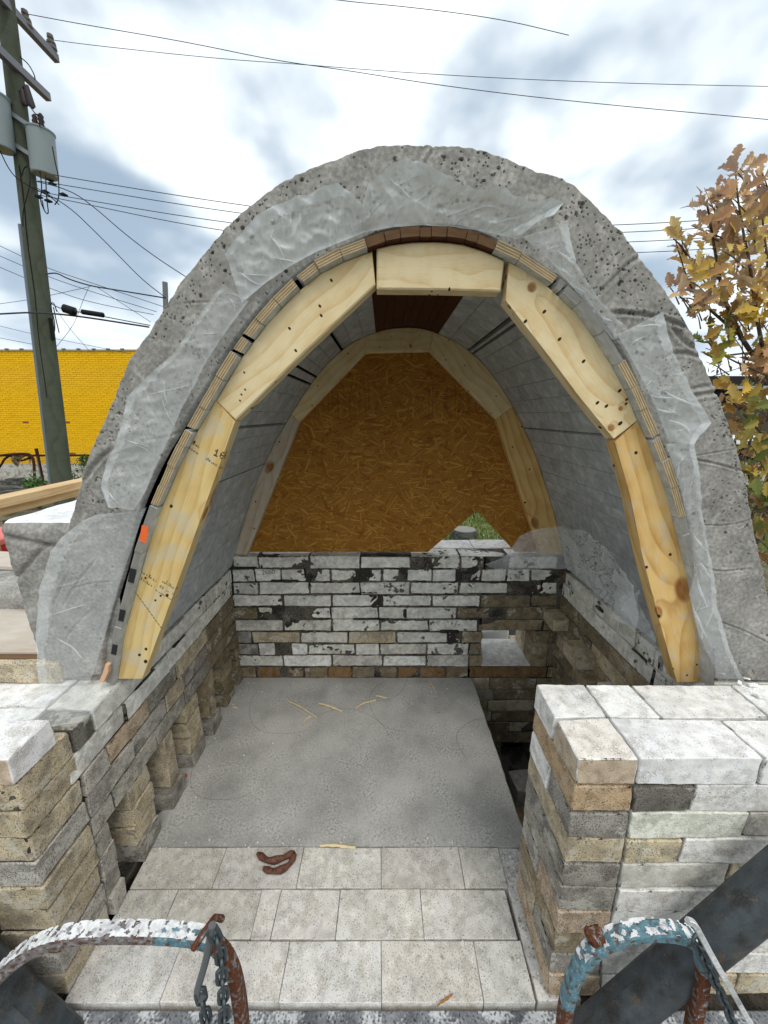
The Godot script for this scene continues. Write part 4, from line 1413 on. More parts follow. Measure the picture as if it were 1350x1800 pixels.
# ------------------------------------------------------------------ cast concrete vault
func build_concrete() -> void:
	var c := thing("concrete_vault", "thick grey cast concrete vault, pitted and creased, over the timber arch", "vault")
	var zc := ZA - 0.004
	var outl := [[70, 1197], [78, 1130], [88, 1040], [103, 965], [123, 900], [139, 839], [152, 797], [164, 768], [179, 739], [191, 708], [207, 664], [214, 652], [221, 630], [245, 597], [262, 574], [291, 525], [308, 499], [320, 482], [345, 452], [374, 416], [400, 385.6], [440, 353], [478, 323], [524, 297], [556, 284], [618, 261], [659, 250], [711, 245.6], [763, 249], [815, 250], [856, 258], [918, 283], [950, 296], [991, 305], [1022, 328], [1074, 379], [1100, 406], [1128, 445], [1151, 476], [1174, 507], [1198, 541], [1217, 573], [1237, 624], [1252, 659], [1268, 694], [1287, 745], [1299, 784], [1315, 842], [1324, 893], [1333, 943], [1350, 1019], [1366, 1110], [1376, 1197]]
	var inner := []
	var nA := arch.size()
	for i in nA:
		var f := float(i) / (nA - 1)
		var g := 0.006
		if f < 0.42: g += 0.018 * smoothstep(0.42, 0.12, f)
		if f > 0.60: g += 0.004
		var q := off_arch(i, 0.019 + g + 0.003 * sin(f * 40.0))
		inner.append(Vector3(q.x, q.y, zc))
	var N := 1400
	var K := 160
	var I := resample(inner, N)
	var O := resample(pzs(outl, zc), N)
	var rim := FastNoiseLite.new(); rim.seed = 8; rim.frequency = 30.0; rim.fractal_octaves = 4
	for i in N:
		var d: Vector3 = (O[i] - I[i]).normalized()
		O[i] += d * (rim.get_noise_2d(O[i].x, O[i].y) * 0.0032 - 0.001)
	var disp := PackedFloat32Array()
	disp.resize(N * K)
	var P := PackedVector3Array()
	P.resize(N * K)
	for j in K:
		for i in N:
			var p: Vector3 = I[i].lerp(O[i], float(j) / (K - 1))
			P[j * N + i] = p
			disp[j * N + i] = n3.get_noise_2d(p.x * 7.0, p.y * 7.0) * 0.0010 + n3.get_noise_2d(p.x * 40.0 + 9.0, p.y * 40.0) * 0.0005
	# air holes
	var r := RandomNumberGenerator.new()
	r.seed = 77
	for k in 2100:
		var i := r.randi() % N
		var j := mini(int(K * pow(r.randf(), 0.75)), K - 1)
		var f := float(i) / N
		var cpnt := P[j * N + i]
		if n3.get_noise_2d(cpnt.x * 5.0 + 40.0, cpnt.y * 5.0) < -0.10 + r.randf_range(-0.2, 0.2): continue
		if (f < 0.16 or f > 0.85) and r.randf() < 0.6: continue
		var rad := 0.0010 + pow(r.randf(), 6.0) * 0.0024
		var el := r.randf_range(0.7, 1.5)
		var di := int(rad * 1.6 / 0.0018) + 1
		for jj in range(maxi(0, j - di), mini(K, j + di + 1)):
			for ii in range(maxi(0, i - di), mini(N, i + di + 1)):
				var dv := P[jj * N + ii] - cpnt
				var q := (dv.x * dv.x * el + dv.y * dv.y / el) / (rad * rad)
				if q < 1.3: disp[jj * N + ii] -= clampf((1.3 - q) * 1.8, 0.0, 1.0) * (0.003 + rad * 1.6)
	# creases pressed in by the folds of the sheeting it was cast against: pixel polylines, depth, width
	var creases := [
		[[[735, 250], [768, 250], [748, 285], [731, 322]], 0.010, 0.006], [[[745, 250], [742, 275]], 0.006, 0.005], [[[968, 345], [955, 365], [918, 380]], 0.009, 0.007], [[[1130, 450], [1105, 462], [1050, 520]], 0.012, 0.008],
		[[[1068, 549], [1120, 551], [1175, 562], [1215, 580]], 0.016, 0.008], [[[1180, 570], [1200, 600], [1232, 618]], 0.014, 0.009], [[[1165, 628], [1200, 618], [1245, 632]], 0.012, 0.008], [[[1205, 700], [1235, 693], [1265, 690]], 0.014, 0.008], [[[1215, 684], [1250, 678]], 0.008, 0.008], [[[1208, 806], [1260, 815], [1310, 830]], 0.009, 0.005], [[[1215, 803], [1290, 790]], 0.005, 0.004], [[[1222, 922], [1280, 925], [1325, 912]], 0.007, 0.004], [[[1236, 995], [1260, 1006], [1320, 1000]], 0.008, 0.005], [[[1255, 1090], [1300, 1105], [1360, 1135]], 0.008, 0.005],
		[[[195, 787], [165, 815], [140, 855]], 0.014, 0.010], [[[210, 785], [180, 800], [150, 845]], 0.008, 0.008], [[[330, 755], [290, 770], [245, 775]], 0.006, 0.006], [[[390, 530], [320, 533]], 0.004, 0.004], [[[118, 1010], [100, 1045], [85, 1090], [75, 1130]], 0.014, 0.007], [[[175, 975], [130, 1030], [105, 1075]], 0.009, 0.006], [[[200, 1022], [160, 1025], [125, 1035]], 0.008, 0.005], [[[185, 1080], [175, 1110]], 0.007, 0.006], [[[175, 1060], [130, 1100], [110, 1135]], 0.006, 0.006],
		[[[300, 520], [335, 478]], 0.006, 0.008], [[[990, 500], [1005, 430]], 0.004, 0.005]]
	for cr in creases:
		var line := resample(smooth_line(pzs(cr[0], zc), 2), 60)
		var lo := Vector2(1e9, 1e9)
		var hi := -lo
		for l in line:
			lo = lo.min(Vector2(l.x, l.y)); hi = hi.max(Vector2(l.x, l.y))
		lo -= Vector2(0.03, 0.03); hi += Vector2(0.03, 0.03)
		for i in N:
			if minf(I[i].x, O[i].x) > hi.x or maxf(I[i].x, O[i].x) < lo.x or minf(I[i].y, O[i].y) > hi.y or maxf(I[i].y, O[i].y) < lo.y: continue
			for j in K:
				var q := j * N + i
				var p := P[q]
				if p.x < lo.x or p.x > hi.x or p.y < lo.y or p.y > hi.y: continue
				var bd := 1e9
				var bi := 0
				for k in range(0, 60, 2):
					var dd := Vector2(p.x - line[k].x, p.y - line[k].y).length_squared()
					if dd < bd: bd = dd; bi = k
				var w: float = cr[2] * 0.62
				if bd < w * w * 9.0:
					var t := sqrt(bd) / w
					var fade := minf(1.0, minf(bi, 59 - bi) / 10.0 + 0.25)
					disp[q] += fade * cr[1] * 0.42 * (-exp(-t * t * 1.8) + 0.25 * exp(-(t - 1.7) * (t - 1.7) * 2.0))
	var mb := MB.new()
	var pts := []
	var uvs := []
	pts.resize(N * K); uvs.resize(N * K)
	for j in K:
		var f := float(j) / (K - 1)
		for i in N:
			var p := P[j * N + i]
			var e := maxf(0.0, f - 0.95) / 0.05
			var e2 := maxf(0.0, 0.05 - f) / 0.05
			var z := zc + disp[j * N + i] - e * e * 0.022 - e2 * e2 * 0.012
			pts[j * N + i] = Vector3(p.x, p.y, z)
			uvs[j * N + i] = Vector2(p.x, -p.y) * 1.35
	grid(mb, pts, uvs, N, K, Vector3.BACK)
	put("front_face", mb.done(), M.concrete, c)
	# the vault's back and inside
	var mo := MB.new()
	var st := 8
	for side in [[O, -0.026, 1.0], [I, -0.016, -1.0]]:
		var q := []
		var t := []
		var n := 0
		for k in 13:
			n = 0
			for i in range(0, N, st):
				var p: Vector3 = side[0][i]
				var w := 0.0 if k == 0 else n3.get_noise_3d(p.x * 6.0, p.y * 6.0, k * 0.5) * 0.012
				var d: Vector3 = (O[i] - I[i]).normalized() * w * (1.0 if side[2] > 0 else 0.3)
				q.append(Vector3(p.x + d.x, p.y + d.y, lerpf(zc + side[1], -1.93, k / 12.0))); t.append(Vector2(i * 0.002, k * 0.08) * 1.35)
				n += 1
		# normals away from the shell's body
		var base := mo.v.size()
		grid(mo, q, t, n, 13, Vector3.UP)
		for m in range(base, mo.v.size()):
			var i := ((m - base) % n) * st
			var d: Vector3 = (O[i] - I[i]) * side[2]
			if mo.n[m].dot(d) < 0.0: mo.n[m] = -mo.n[m]
	var ep := []
	var eu := []
	var cnt := 0
	for s in 2:
		cnt = 0
		for i in range(0, N, st):
			var p: Vector3 = I[i] if s == 0 else O[i]
			ep.append(Vector3(p.x, p.y, -1.93)); eu.append(Vector2(p.x, p.y)); cnt += 1
	grid(mo, ep, eu, cnt, 2, Vector3.FORWARD)
	put("shell", mo.done(), M.concrete, c)
	# cast foot block on the left, level top
	var bm := MB.new()
	var yt := 2.3 - 0.252
	var NX := 60
	var NY := 90
	var bp := []
	var bu := []
	for j in NY:
		for i in NX:
			var f := float(j) / (NY - 1)
			var y := lerpf(FLOOR + 9 * CO - 0.002, yt, f)
			var xl := lerpf(-0.900, -0.925, pow(f, 1.2)) + n3.get_noise_2d(y * 30.0, 5.0) * 0.003
			var x := lerpf(xl, -0.66, float(i) / (NX - 1))
			var e := maxf(0.0, f - 0.95) / 0.05
			var e2 := maxf(0.0, 0.05 - float(i) / (NX - 1)) / 0.05
			var z := zc - 0.010 + n3.get_noise_2d(x * 9.0, y * 9.0) * 0.004 + n3.get_noise_2d(x * 45.0, y * 45.0) * 0.0007 - e * e * 0.012 - e2 * e2 * 0.014
			# folds
			var a := pz(60, 958, zc); var b := pz(42, 975, zc)
			var g := absf((y - (2.3 - 0.285 - 0.03 * sin((x + 0.9) * 9.0)))) / 0.006
			if g < 3.0: z -= 0.012 * exp(-g * g) * smoothstep(0.0, 0.03, x - xl) * smoothstep(-0.70, -0.76, x)
			var g2 := absf((y - 1.955) - (x + 0.86) * 0.95) / 0.006
			if g2 < 3.0 and y > 1.90 and y < 2.0: z -= 0.010 * exp(-g2 * g2)
			bp.append(Vector3(x, y, z)); bu.append(Vector2(x, -y) * 1.35)
	grid(bm, bp, bu, NX, NY, Vector3.BACK)
	# its left side and top
	var lp := []
	var lu := []
	for k in 2:
		for j in NY:
			var p: Vector3 = bp[j * NX]
			lp.append(Vector3(p.x, p.y, p.z if k == 0 else -1.93)); lu.append(Vector2(k * 1.2, -p.y * 1.35))
	grid(bm, lp, lu, NY, 2, Vector3.LEFT)
	put("foot_block", bm.done(), M.concrete, c)
	var tm := MB.new()
	var tp := []
	var tu := []
	for k in 24:
		for i in NX:
			var p: Vector3 = bp[(NY - 1) * NX + i]
			var z := lerpf(p.z, -1.93, pow(k / 23.0, 1.5))
			tp.append(Vector3(p.x + 0.02 * (i / float(NX)), p.y + (0.0 if k == 0 else 0.003 + n3.get_noise_2d(p.x * 8.0, z * 8.0) * 0.004), z)); tu.append(Vector2(p.x, z) * 2.0)
	grid(tm, tp, tu, NX, 24, Vector3.UP)
	put("plaster_top", tm.done(), M.white_top, c)

func build_osb() -> void:
	# strand board with a notch cut out of its lower right corner
	var z := ZE - 0.002
	var pts := []
	var st := 6
	for i in range(0, arch.size(), st):
		var q := off_arch(i, -0.03)
		if q.y > FLOOR + 10 * CO: pts.append(Vector3(q.x, q.y, z))
	var yb := FLOOR + 10 * CO + 0.002
	var a := pz(905, 976, z); var b := pz(838, 897, z); var d := pz(752, 976, z)
	pts.append(Vector3(pts[-1].x + 0.012, yb, z))
	pts.append(Vector3(a.x, yb, z)); pts.append(Vector3(b.x, b.y, z)); pts.append(Vector3(d.x, yb, z))
	pts.append(Vector3(pts[0].x - 0.012, yb, z))
	var mb := MB.new()
	var t := Transform2D(Vector2(0.72, 0), Vector2(0, -0.96), Vector2(0.5, 2.64))
	prism(mb, pts, z, z - 0.012, t, 0.0005)
	var o := put("strand_board_panel", mb.done(), M.osb)
	tag(o, "orange strand board closing the back of the arch, corner notched out", "panel")

# ------------------------------------------------------------------ plastic sheeting
# a sheet between two lines of points, crumpled; lift: how far the free edge stands off
func sheet(called: String, label: String, outer: Array, inner: Array, z: float, lift: float, crumple: float, sd: int, m: Material, nu := 70, nv := 26) -> void:
	var A := resample(pzs(inner, z), nu)
	var B := resample(pzs(outer, z), nu)
	var rid := FastNoiseLite.new(); rid.seed = sd; rid.frequency = 8.0; rid.noise_type = FastNoiseLite.TYPE_CELLULAR; rid.cellular_return_type = FastNoiseLite.RETURN_DISTANCE; rid.fractal_octaves = 2
	var fine := FastNoiseLite.new(); fine.seed = sd + 9; fine.frequency = 16.0; fine.fractal_type = FastNoiseLite.FRACTAL_RIDGED; fine.fractal_octaves = 2
	var pts := []
	var uvs := []
	for j in nv:
		var f := float(j) / (nv - 1)
		for i in nu:
			var p: Vector3 = A[i].lerp(B[i], f)
			var w := smoothstep(0.0, 0.35, f) * 0.8 + 0.2
			p.z += 0.009 + f * f * lift + (rid.get_noise_2d(p.x * 1.3 + p.y * 0.5, p.y * 0.8 - p.x * 0.3) * 0.5 + 0.6) * crumple * 1.7 * w + fine.get_noise_2d(p.x, p.y) * crumple * 0.35 * w
			if j > 0 and j < nv - 1 and i > 0 and i < nu - 1:
				p.x += rid.get_noise_2d(p.y, p.x) * 0.004
			pts.append(p); uvs.append(Vector2(p.x + sd * 0.37, -p.y + f * 0.1))
	var mb := MB.new()
	grid(mb, pts, uvs, nu, nv, Vector3.BACK)
	# the free edge is folded back on itself
	var hp := []
	var hu := []
	for j in 6:
		for i in nu:
			var f := clampf(1.0 - (0.10 + 0.16 * absf(rid.get_noise_1d(i * 0.035 * 9.0))) * j / 5.0, 0.0, 1.0) * (nv - 1)
			var k := mini(int(f), nv - 2)
			var p: Vector3 = pts[k * nu + i].lerp(pts[(k + 1) * nu + i], f - k)
			hp.append(p + Vector3(0, 0, 0.0012 + 0.004 * j / 5.0)); hu.append(Vector2(p.x + 0.4, p.y))
	grid(mb, hp, hu, nu, 6, Vector3.BACK)
	# sharp folds: narrow pleats where the film lies double
	var fr := RandomNumberGenerator.new()
	fr.seed = sd
	for k in (4 if m == M.thin_film else 13):
		var i0 := fr.randf_range(0.02, 0.98) * (nu - 1)
		var j0 := fr.randf_range(0.25, 1.0) * (nv - 1)
		var i1 := clampf(i0 + fr.randf_range(-0.16, 0.16) * nu, 0, nu - 1.01)
		var j1 := clampf(j0 - fr.randf_range(0.2, 0.8) * nv, 0, nv - 1.01)
		var fp := []
		var fu := []
		var wd := fr.randf_range(0.0012, 0.0035)
		for e in 3:
			for st in 16:
				var t := st / 15.0
				var ii := clampf(lerpf(i0, i1, t) + sin(t * 4.0 + k) * 0.8, 0, nu - 1.01)
				var jj := clampf(lerpf(j0, j1, t), 0, nv - 1.01)
				var a: Vector3 = pts[int(jj) * nu + int(ii)].lerp(pts[int(jj) * nu + mini(int(ii) + 1, nu - 1)], ii - int(ii))
				var b: Vector3 = pts[mini(int(jj) + 1, nv - 1) * nu + int(ii)].lerp(pts[mini(int(jj) + 1, nv - 1) * nu + mini(int(ii) + 1, nu - 1)], ii - int(ii))
				var p := a.lerp(b, jj - int(jj))
				var across := Vector3(j1 - j0, 0, 0).normalized() if absf(i1 - i0) < 2.0 else Vector3(0.7, 0.7, 0)
				p += across * wd * (e - 1.0) * sin(t * PI) + Vector3(0, 0, 0.0012 + (0.0035 if e == 1 else 0.0) * sin(t * PI))
				fp.append(p); fu.append(Vector2(0.31 + e * 0.002, t * 0.05 + k * 0.1))
		grid(mb, fp, fu, 16, 3, Vector3.BACK)
		var up := []
		for q in fp: up.append(q + Vector3(0, 0, 0.0009))
		grid(mb, up, fu, 16, 3, Vector3.BACK)
	var o := put(called, mb.done(), m)
	tag(o, label, "plastic sheet", "scraps of clear plastic sheeting folded over the arch edge")

func build_films() -> void:
	var z := ZA + 0.004
	sheet("plastic_sheet", "clear plastic folded up at the upper left shoulder of the arch", [[413, 464], [440, 430], [470, 403], [500, 384], [530, 370], [556, 366], [575, 358], [600, 350], [622, 368], [640, 385]], [[428, 535], [470, 500], [515, 470], [560, 445], [600, 430], [645, 411]], z, 0.035, 0.016, 3, M.milky_film, 90, 34)
	sheet("plastic_sheet", "crumpled clear plastic peak standing over the crown of the arch", [[641, 388], [655, 355], [672, 338], [690, 326], [710, 322], [735, 330], [760, 341], [790, 356], [815, 365], [845, 370], [870, 364], [885, 378], [910, 386], [940, 384], [966, 386], [950, 406], [925, 416]], [[645, 412], [690, 404], [740, 401], [790, 403], [840, 410], [870, 416], [905, 425]], z + 0.004, 0.05, 0.022, 17, M.milky_film, 110, 36)
	sheet("plastic_sheet", "clear plastic flap along the upper right of the arch with square corner", [[985, 407], [990, 440], [998, 475], [1020, 512], [1042, 540], [1062, 560], [1082, 580]], [[915, 420], [940, 440], [960, 458], [990, 490], [1015, 520], [1045, 560], [1075, 600]], z, 0.02, 0.010, 29, M.film)
	sheet("plastic_sheet", "clear plastic flap on the right haunch with a pointed lower corner", [[1145, 556], [1153, 590], [1162, 625], [1180, 660], [1195, 690], [1212, 718], [1228, 743], [1210, 762], [1197, 780]], [[1080, 590], [1095, 615], [1112, 645], [1128, 675], [1142, 705], [1158, 745], [1170, 775]], z + 0.002, 0.022, 0.008, 41, M.film)
	sheet("plastic_sheet", "long narrow clear plastic strip hanging down the right leg of the arch", [[1200, 775], [1206, 830], [1212, 890], [1222, 950], [1232, 1010], [1240, 1060], [1262, 1130], [1285, 1180], [1302, 1215]], [[1165, 780], [1185, 840], [1200, 900], [1210, 950], [1216, 1000], [1205, 1040], [1222, 1110], [1250, 1170], [1262, 1222]], z + 0.012, 0.02, 0.012, 53, M.film, 90, 14)
	sheet("plastic_sheet", "clear plastic fold running down the left side of the arch", [[406, 510], [380, 540], [352, 580], [325, 622], [300, 646], [270, 672], [242, 702], [236, 740], [226, 775], [205, 815], [198, 850], [212, 885]], [[440, 532], [415, 565], [390, 600], [365, 640], [345, 680], [325, 715], [308, 755], [292, 790], [276, 825], [262, 860], [250, 880], [240, 895]], z, 0.022, 0.013, 67, M.film, 100, 26)
	sheet("plastic_sheet", "wide clear plastic sheet over the left foot of the concrete", [[240, 896], [190, 898], [160, 910], [125, 938], [105, 965], [95, 1000], [86, 1025], [82, 1060], [80, 1110], [80, 1160], [84, 1196]], [[262, 890], [252, 915], [240, 950], [228, 985], [215, 1025], [203, 1065], [192, 1105], [180, 1145], [170, 1175], [164, 1190], [160, 1196]], z, 0.012, 0.008, 79, M.thin_film, 80, 40)
	# the piece that trails over the wall top
	var mb := MB.new()
	var pts := []
	var uvs := []
	for j in 20:
		for i in 30:
			var x := lerpf(-0.86, -0.675, i / 29.0)
			var zz := lerpf(-0.885, -0.735 - 0.04 * absf(i / 29.0 - 0.4), j / 19.0)
			var y := FLOOR + 9 * CO + 0.006 + maxf(0.0, n3.get_noise_2d(x * 9.0, zz * 9.0)) * 0.012
			pts.append(Vector3(x, y, zz)); uvs.append(Vector2(x, zz) * 1.3)
	grid(mb, pts, uvs, 30, 20, Vector3.UP)
	var o := put("plastic_sheet", mb.done(), M.thin_film)
	tag(o, "thin clear plastic lying flat on the left wall top", "plastic sheet", "scraps of clear plastic sheeting folded over the arch edge")
	# sheet blown into the inside, right rear
	var outer := [[852, 992], [890, 978], [905, 950], [925, 935], [955, 928], [985, 925], [1015, 932], [1045, 948], [1075, 975], [1098, 1010]]
	var innr := [[868, 1018], [905, 1006], [940, 1002], [970, 1000], [990, 1000], [1010, 1010], [1030, 1030], [1060, 1062], [1085, 1090], [1112, 1112]]
	var A := []
	var B := []
	for i in 10:
		var q := i / 9.0
		var zi := lerpf(-1.55, -1.0, smoothstep(0.30, 1.0, q))
		A.append(pz(innr[i][0], innr[i][1], zi)); B.append(pz(outer[i][0], outer[i][1], zi - 0.02))
	free_sheet("clear plastic sheet sagging inside over the right rear corner", A, B, 91)
	A = []; B = []
	for p in [[1085, 1052, -1.13], [1098, 1082, -1.10], [1120, 1118, -1.07], [1146, 1158, -1.02], [1172, 1196, -0.98]]:
		A.append(pz(p[0], p[1], p[2]))
	for p in [[1108, 1018, -1.16], [1118, 1060, -1.10], [1140, 1110, -1.05], [1164, 1156, -1.0], [1186, 1196, -0.96]]:
		B.append(pz(p[0], p[1], p[2]))
	free_sheet("curled clear plastic edge inside against the right leg", A, B, 97)

func free_sheet(label: String, A: Array, B: Array, sd: int) -> void:
	A = resample(smooth_line(A, 2), 60)
	B = resample(smooth_line(B, 2), 60)
	var pts := []
	var uvs := []
	for j in 20:
		for i in 60:
			var f := j / 19.0
			var p: Vector3 = A[i].lerp(B[i], f)
			p += Vector3(0.3, 0.6, 1.0) * (sin(f * PI) * 0.02 + pow(1.0 - absf(n3.get_noise_3d(p.x * 7.0 + sd, p.y * 7.0, p.z * 7.0)) * 1.6, 4.0) * 0.016 + 0.006 * sin(i * 0.55 + f * 4.0))
			pts.append(p); uvs.append(Vector2(p.x + p.z, -p.y) + Vector2(sd, 0) * 0.1)
	var mb := MB.new()
	grid(mb, pts, uvs, 60, 20, Vector3.BACK)
	var o := put("plastic_sheet", mb.done(), M.film)
	tag(o, label, "plastic sheet", "scraps of clear plastic sheeting folded over the arch edge")

# ------------------------------------------------------------------ behind, left: yellow building, fence, pole, wires
func build_yellow_building() -> void:
	var z := -14.2
	var b := thing("yellow_brick_building", "long yellow painted brick building with a whitish base behind the fence", "building")
	var top := pz(100, 617, z).y
	var yb := pz(60, 816, z).y
	var ym := plain(Color(0.74, 0.49, 0.02), 0.75)
	var wm := mat(mottle(256, 421, Color(0.80, 0.79, 0.76), Color(0.56, 0.53, 0.48), 0.60, Color(0.85, 0.84, 0.81), 0.6, 0.22, 0.3), 0.9)
	put("wall", box_mesh(Vector3(13.0, top - yb, 0.3), 0.01), ym, b, Vector3(-11.5, (top + yb) / 2, z - 0.16))
	put("painted_base", box_mesh(Vector3(13.0, yb, 0.34), 0.01, 0.6), wm, b, Vector3(-11.5, yb / 2, z - 0.16))
	put("coping", box_mesh(Vector3(13.1, 0.05, 0.40), 0.01), plain(Color(0.72, 0.66, 0.52)), b, Vector3(-11.5, top + 0.026, z - 0.16))
	# painted bricks, too many and too small to pick apart
	var bm := box_mesh(Vector3(0.196, 0.061, 0.03), 0.008)
	var mm := MultiMesh.new()
	mm.transform_format = MultiMesh.TRANSFORM_3D
	mm.use_colors = true
	mm.mesh = bm
	var cnt := int((top - yb) / 0.0675)
	var per := 63
	mm.instance_count = cnt * per
	var n := 0
	var r := RandomNumberGenerator.new()
	r.seed = 3
	for k in cnt:
		for i in per:
			var x := -17.9 + i * 0.205 + (0.1 if k % 2 else 0.0)
			mm.set_instance_transform(n, Transform3D(Basis.IDENTITY, Vector3(x, yb + 0.034 + k * 0.0675, z - 0.012 + r.randf_range(-0.004, 0.004))))
			var v := r.randf_range(0.92, 1.03)
			var c := Color(0.86 * v, 0.50 * v, 0.006)
			if r.randf() < (0.002 if k > 5 else 0.02): c = Color(0.26, 0.09, 0.03)
			mm.set_instance_color(n, c)
			n += 1
	var mi := MultiMeshInstance3D.new()
	mi.name = "brickwork"
	mi.multimesh = mm
	var pm := plain(Color(1, 1, 1), 0.7)
	pm.vertex_color_use_as_albedo = true
	mi.material_override = pm
	mi.set_meta("kind", "stuff")
	b.add_child(mi, true)
	# roof edge clips
	for x in [12, 38, 112, 138, 165, 190, 215]:
		var p := pz(x, 615, z + 0.05)
		put("edge_clip", box_mesh(Vector3(0.12, 0.03, 0.05), 0.004), M.galv, b, Vector3(p.x, top + 0.06, z + 0.05))

func build_fence() -> void:
	var z := -12.3
	var f := thing("chain_link_fence", "rusty chain link fence in front of the yellow building", "fence")
	var y1 := pz(60, 801, z).y
	var rust := plain(Color(0.24, 0.13, 0.09), 0.85)
	var mb := MB.new()
	tube(mb, [Vector3(-14.5, y1, z), Vector3(-6.0, y1 + 0.02, z)], 0.03)
	put("top_rail", mb.done(), rust, f)
	for u in [64, 150]:
		var p := pz(u, 790, z)
		mb = MB.new()
		tube(mb, [Vector3(p.x, 0, z), Vector3(p.x, y1 + (0.22 if u == 64 else 0.03), z)], 0.045, 10)
		put("post", mb.done(), rust, f)
	for u in [61, 70]:
		var p := pz(u, 830, z + 0.06)
		put("tension_bar", box_mesh(Vector3(0.03, y1 - 0.03, 0.012), 0.003), M.galv, f, Vector3(p.x, y1 / 2, z + 0.06))
	mb = MB.new()
	var x0 := -14.0
	var n := 110
	for i in n:
		var x := x0 + i * 0.065
		for s in [1.0, -1.0]:
			var a := Vector3(x, 0.02, z + 0.004 * s)
			var e := Vector3(x + s * y1 * 0.72, y1, z + 0.004 * s)
			tube(mb, [a, e], 0.0026, 3, Color.WHITE, false)
	var o := put("wire_mesh", mb.done(), plain(Color(0.50, 0.50, 0.48), 0.6, 0.2), f)
	o.set_meta("kind", "stuff")
	# scrap tarp hung over a bent rusty frame, far left
	var t := thing("bent_rusty_frame", "bent rusty pipe frame with a scrap of brown tarp, by the fence at far left", "frame")
	mb = MB.new()
	tube(mb, smooth_line(pzs([[-30, 806], [10, 799], [48, 797], [56, 801], [60, 812], [61, 850]], z + 0.5), 2), 0.035)
	put("bent_pipe", mb.done(), rust, t)
	mb = MB.new()
	tube(mb, smooth_line(pzs([[-10, 830], [2, 818], [8, 806], [20, 800], [34, 812], [54, 804]], z + 0.42), 2), 0.03, 6)
	put("brace", mb.done(), rust, t)
	mb = MB.new()
	var pts := []
	var uvs := []
	for j in 8:
		for i in 14:
			var u := lerpf(22, 56, i / 13.0)
			var v := lerpf(801, 812 + 10.0 * sin(i * 0.55), j / 7.0)
			var q := pz(u, v, z + 0.45)
			q.z += 0.05 * sin(i * 0.9 + j * 0.4)
			pts.append(q); uvs.append(Vector2(i, j) * 0.06)
	grid(mb, pts, uvs, 14, 8, Vector3.BACK)
	put("tarp_scrap", mb.done(), mat(mottle(256, 431, Color(0.52, 0.45, 0.34), Color(0.36, 0.30, 0.22), 0.5, Color(0.62, 0.57, 0.48), 0.6, 0.3, 0.2), 0.9), t)

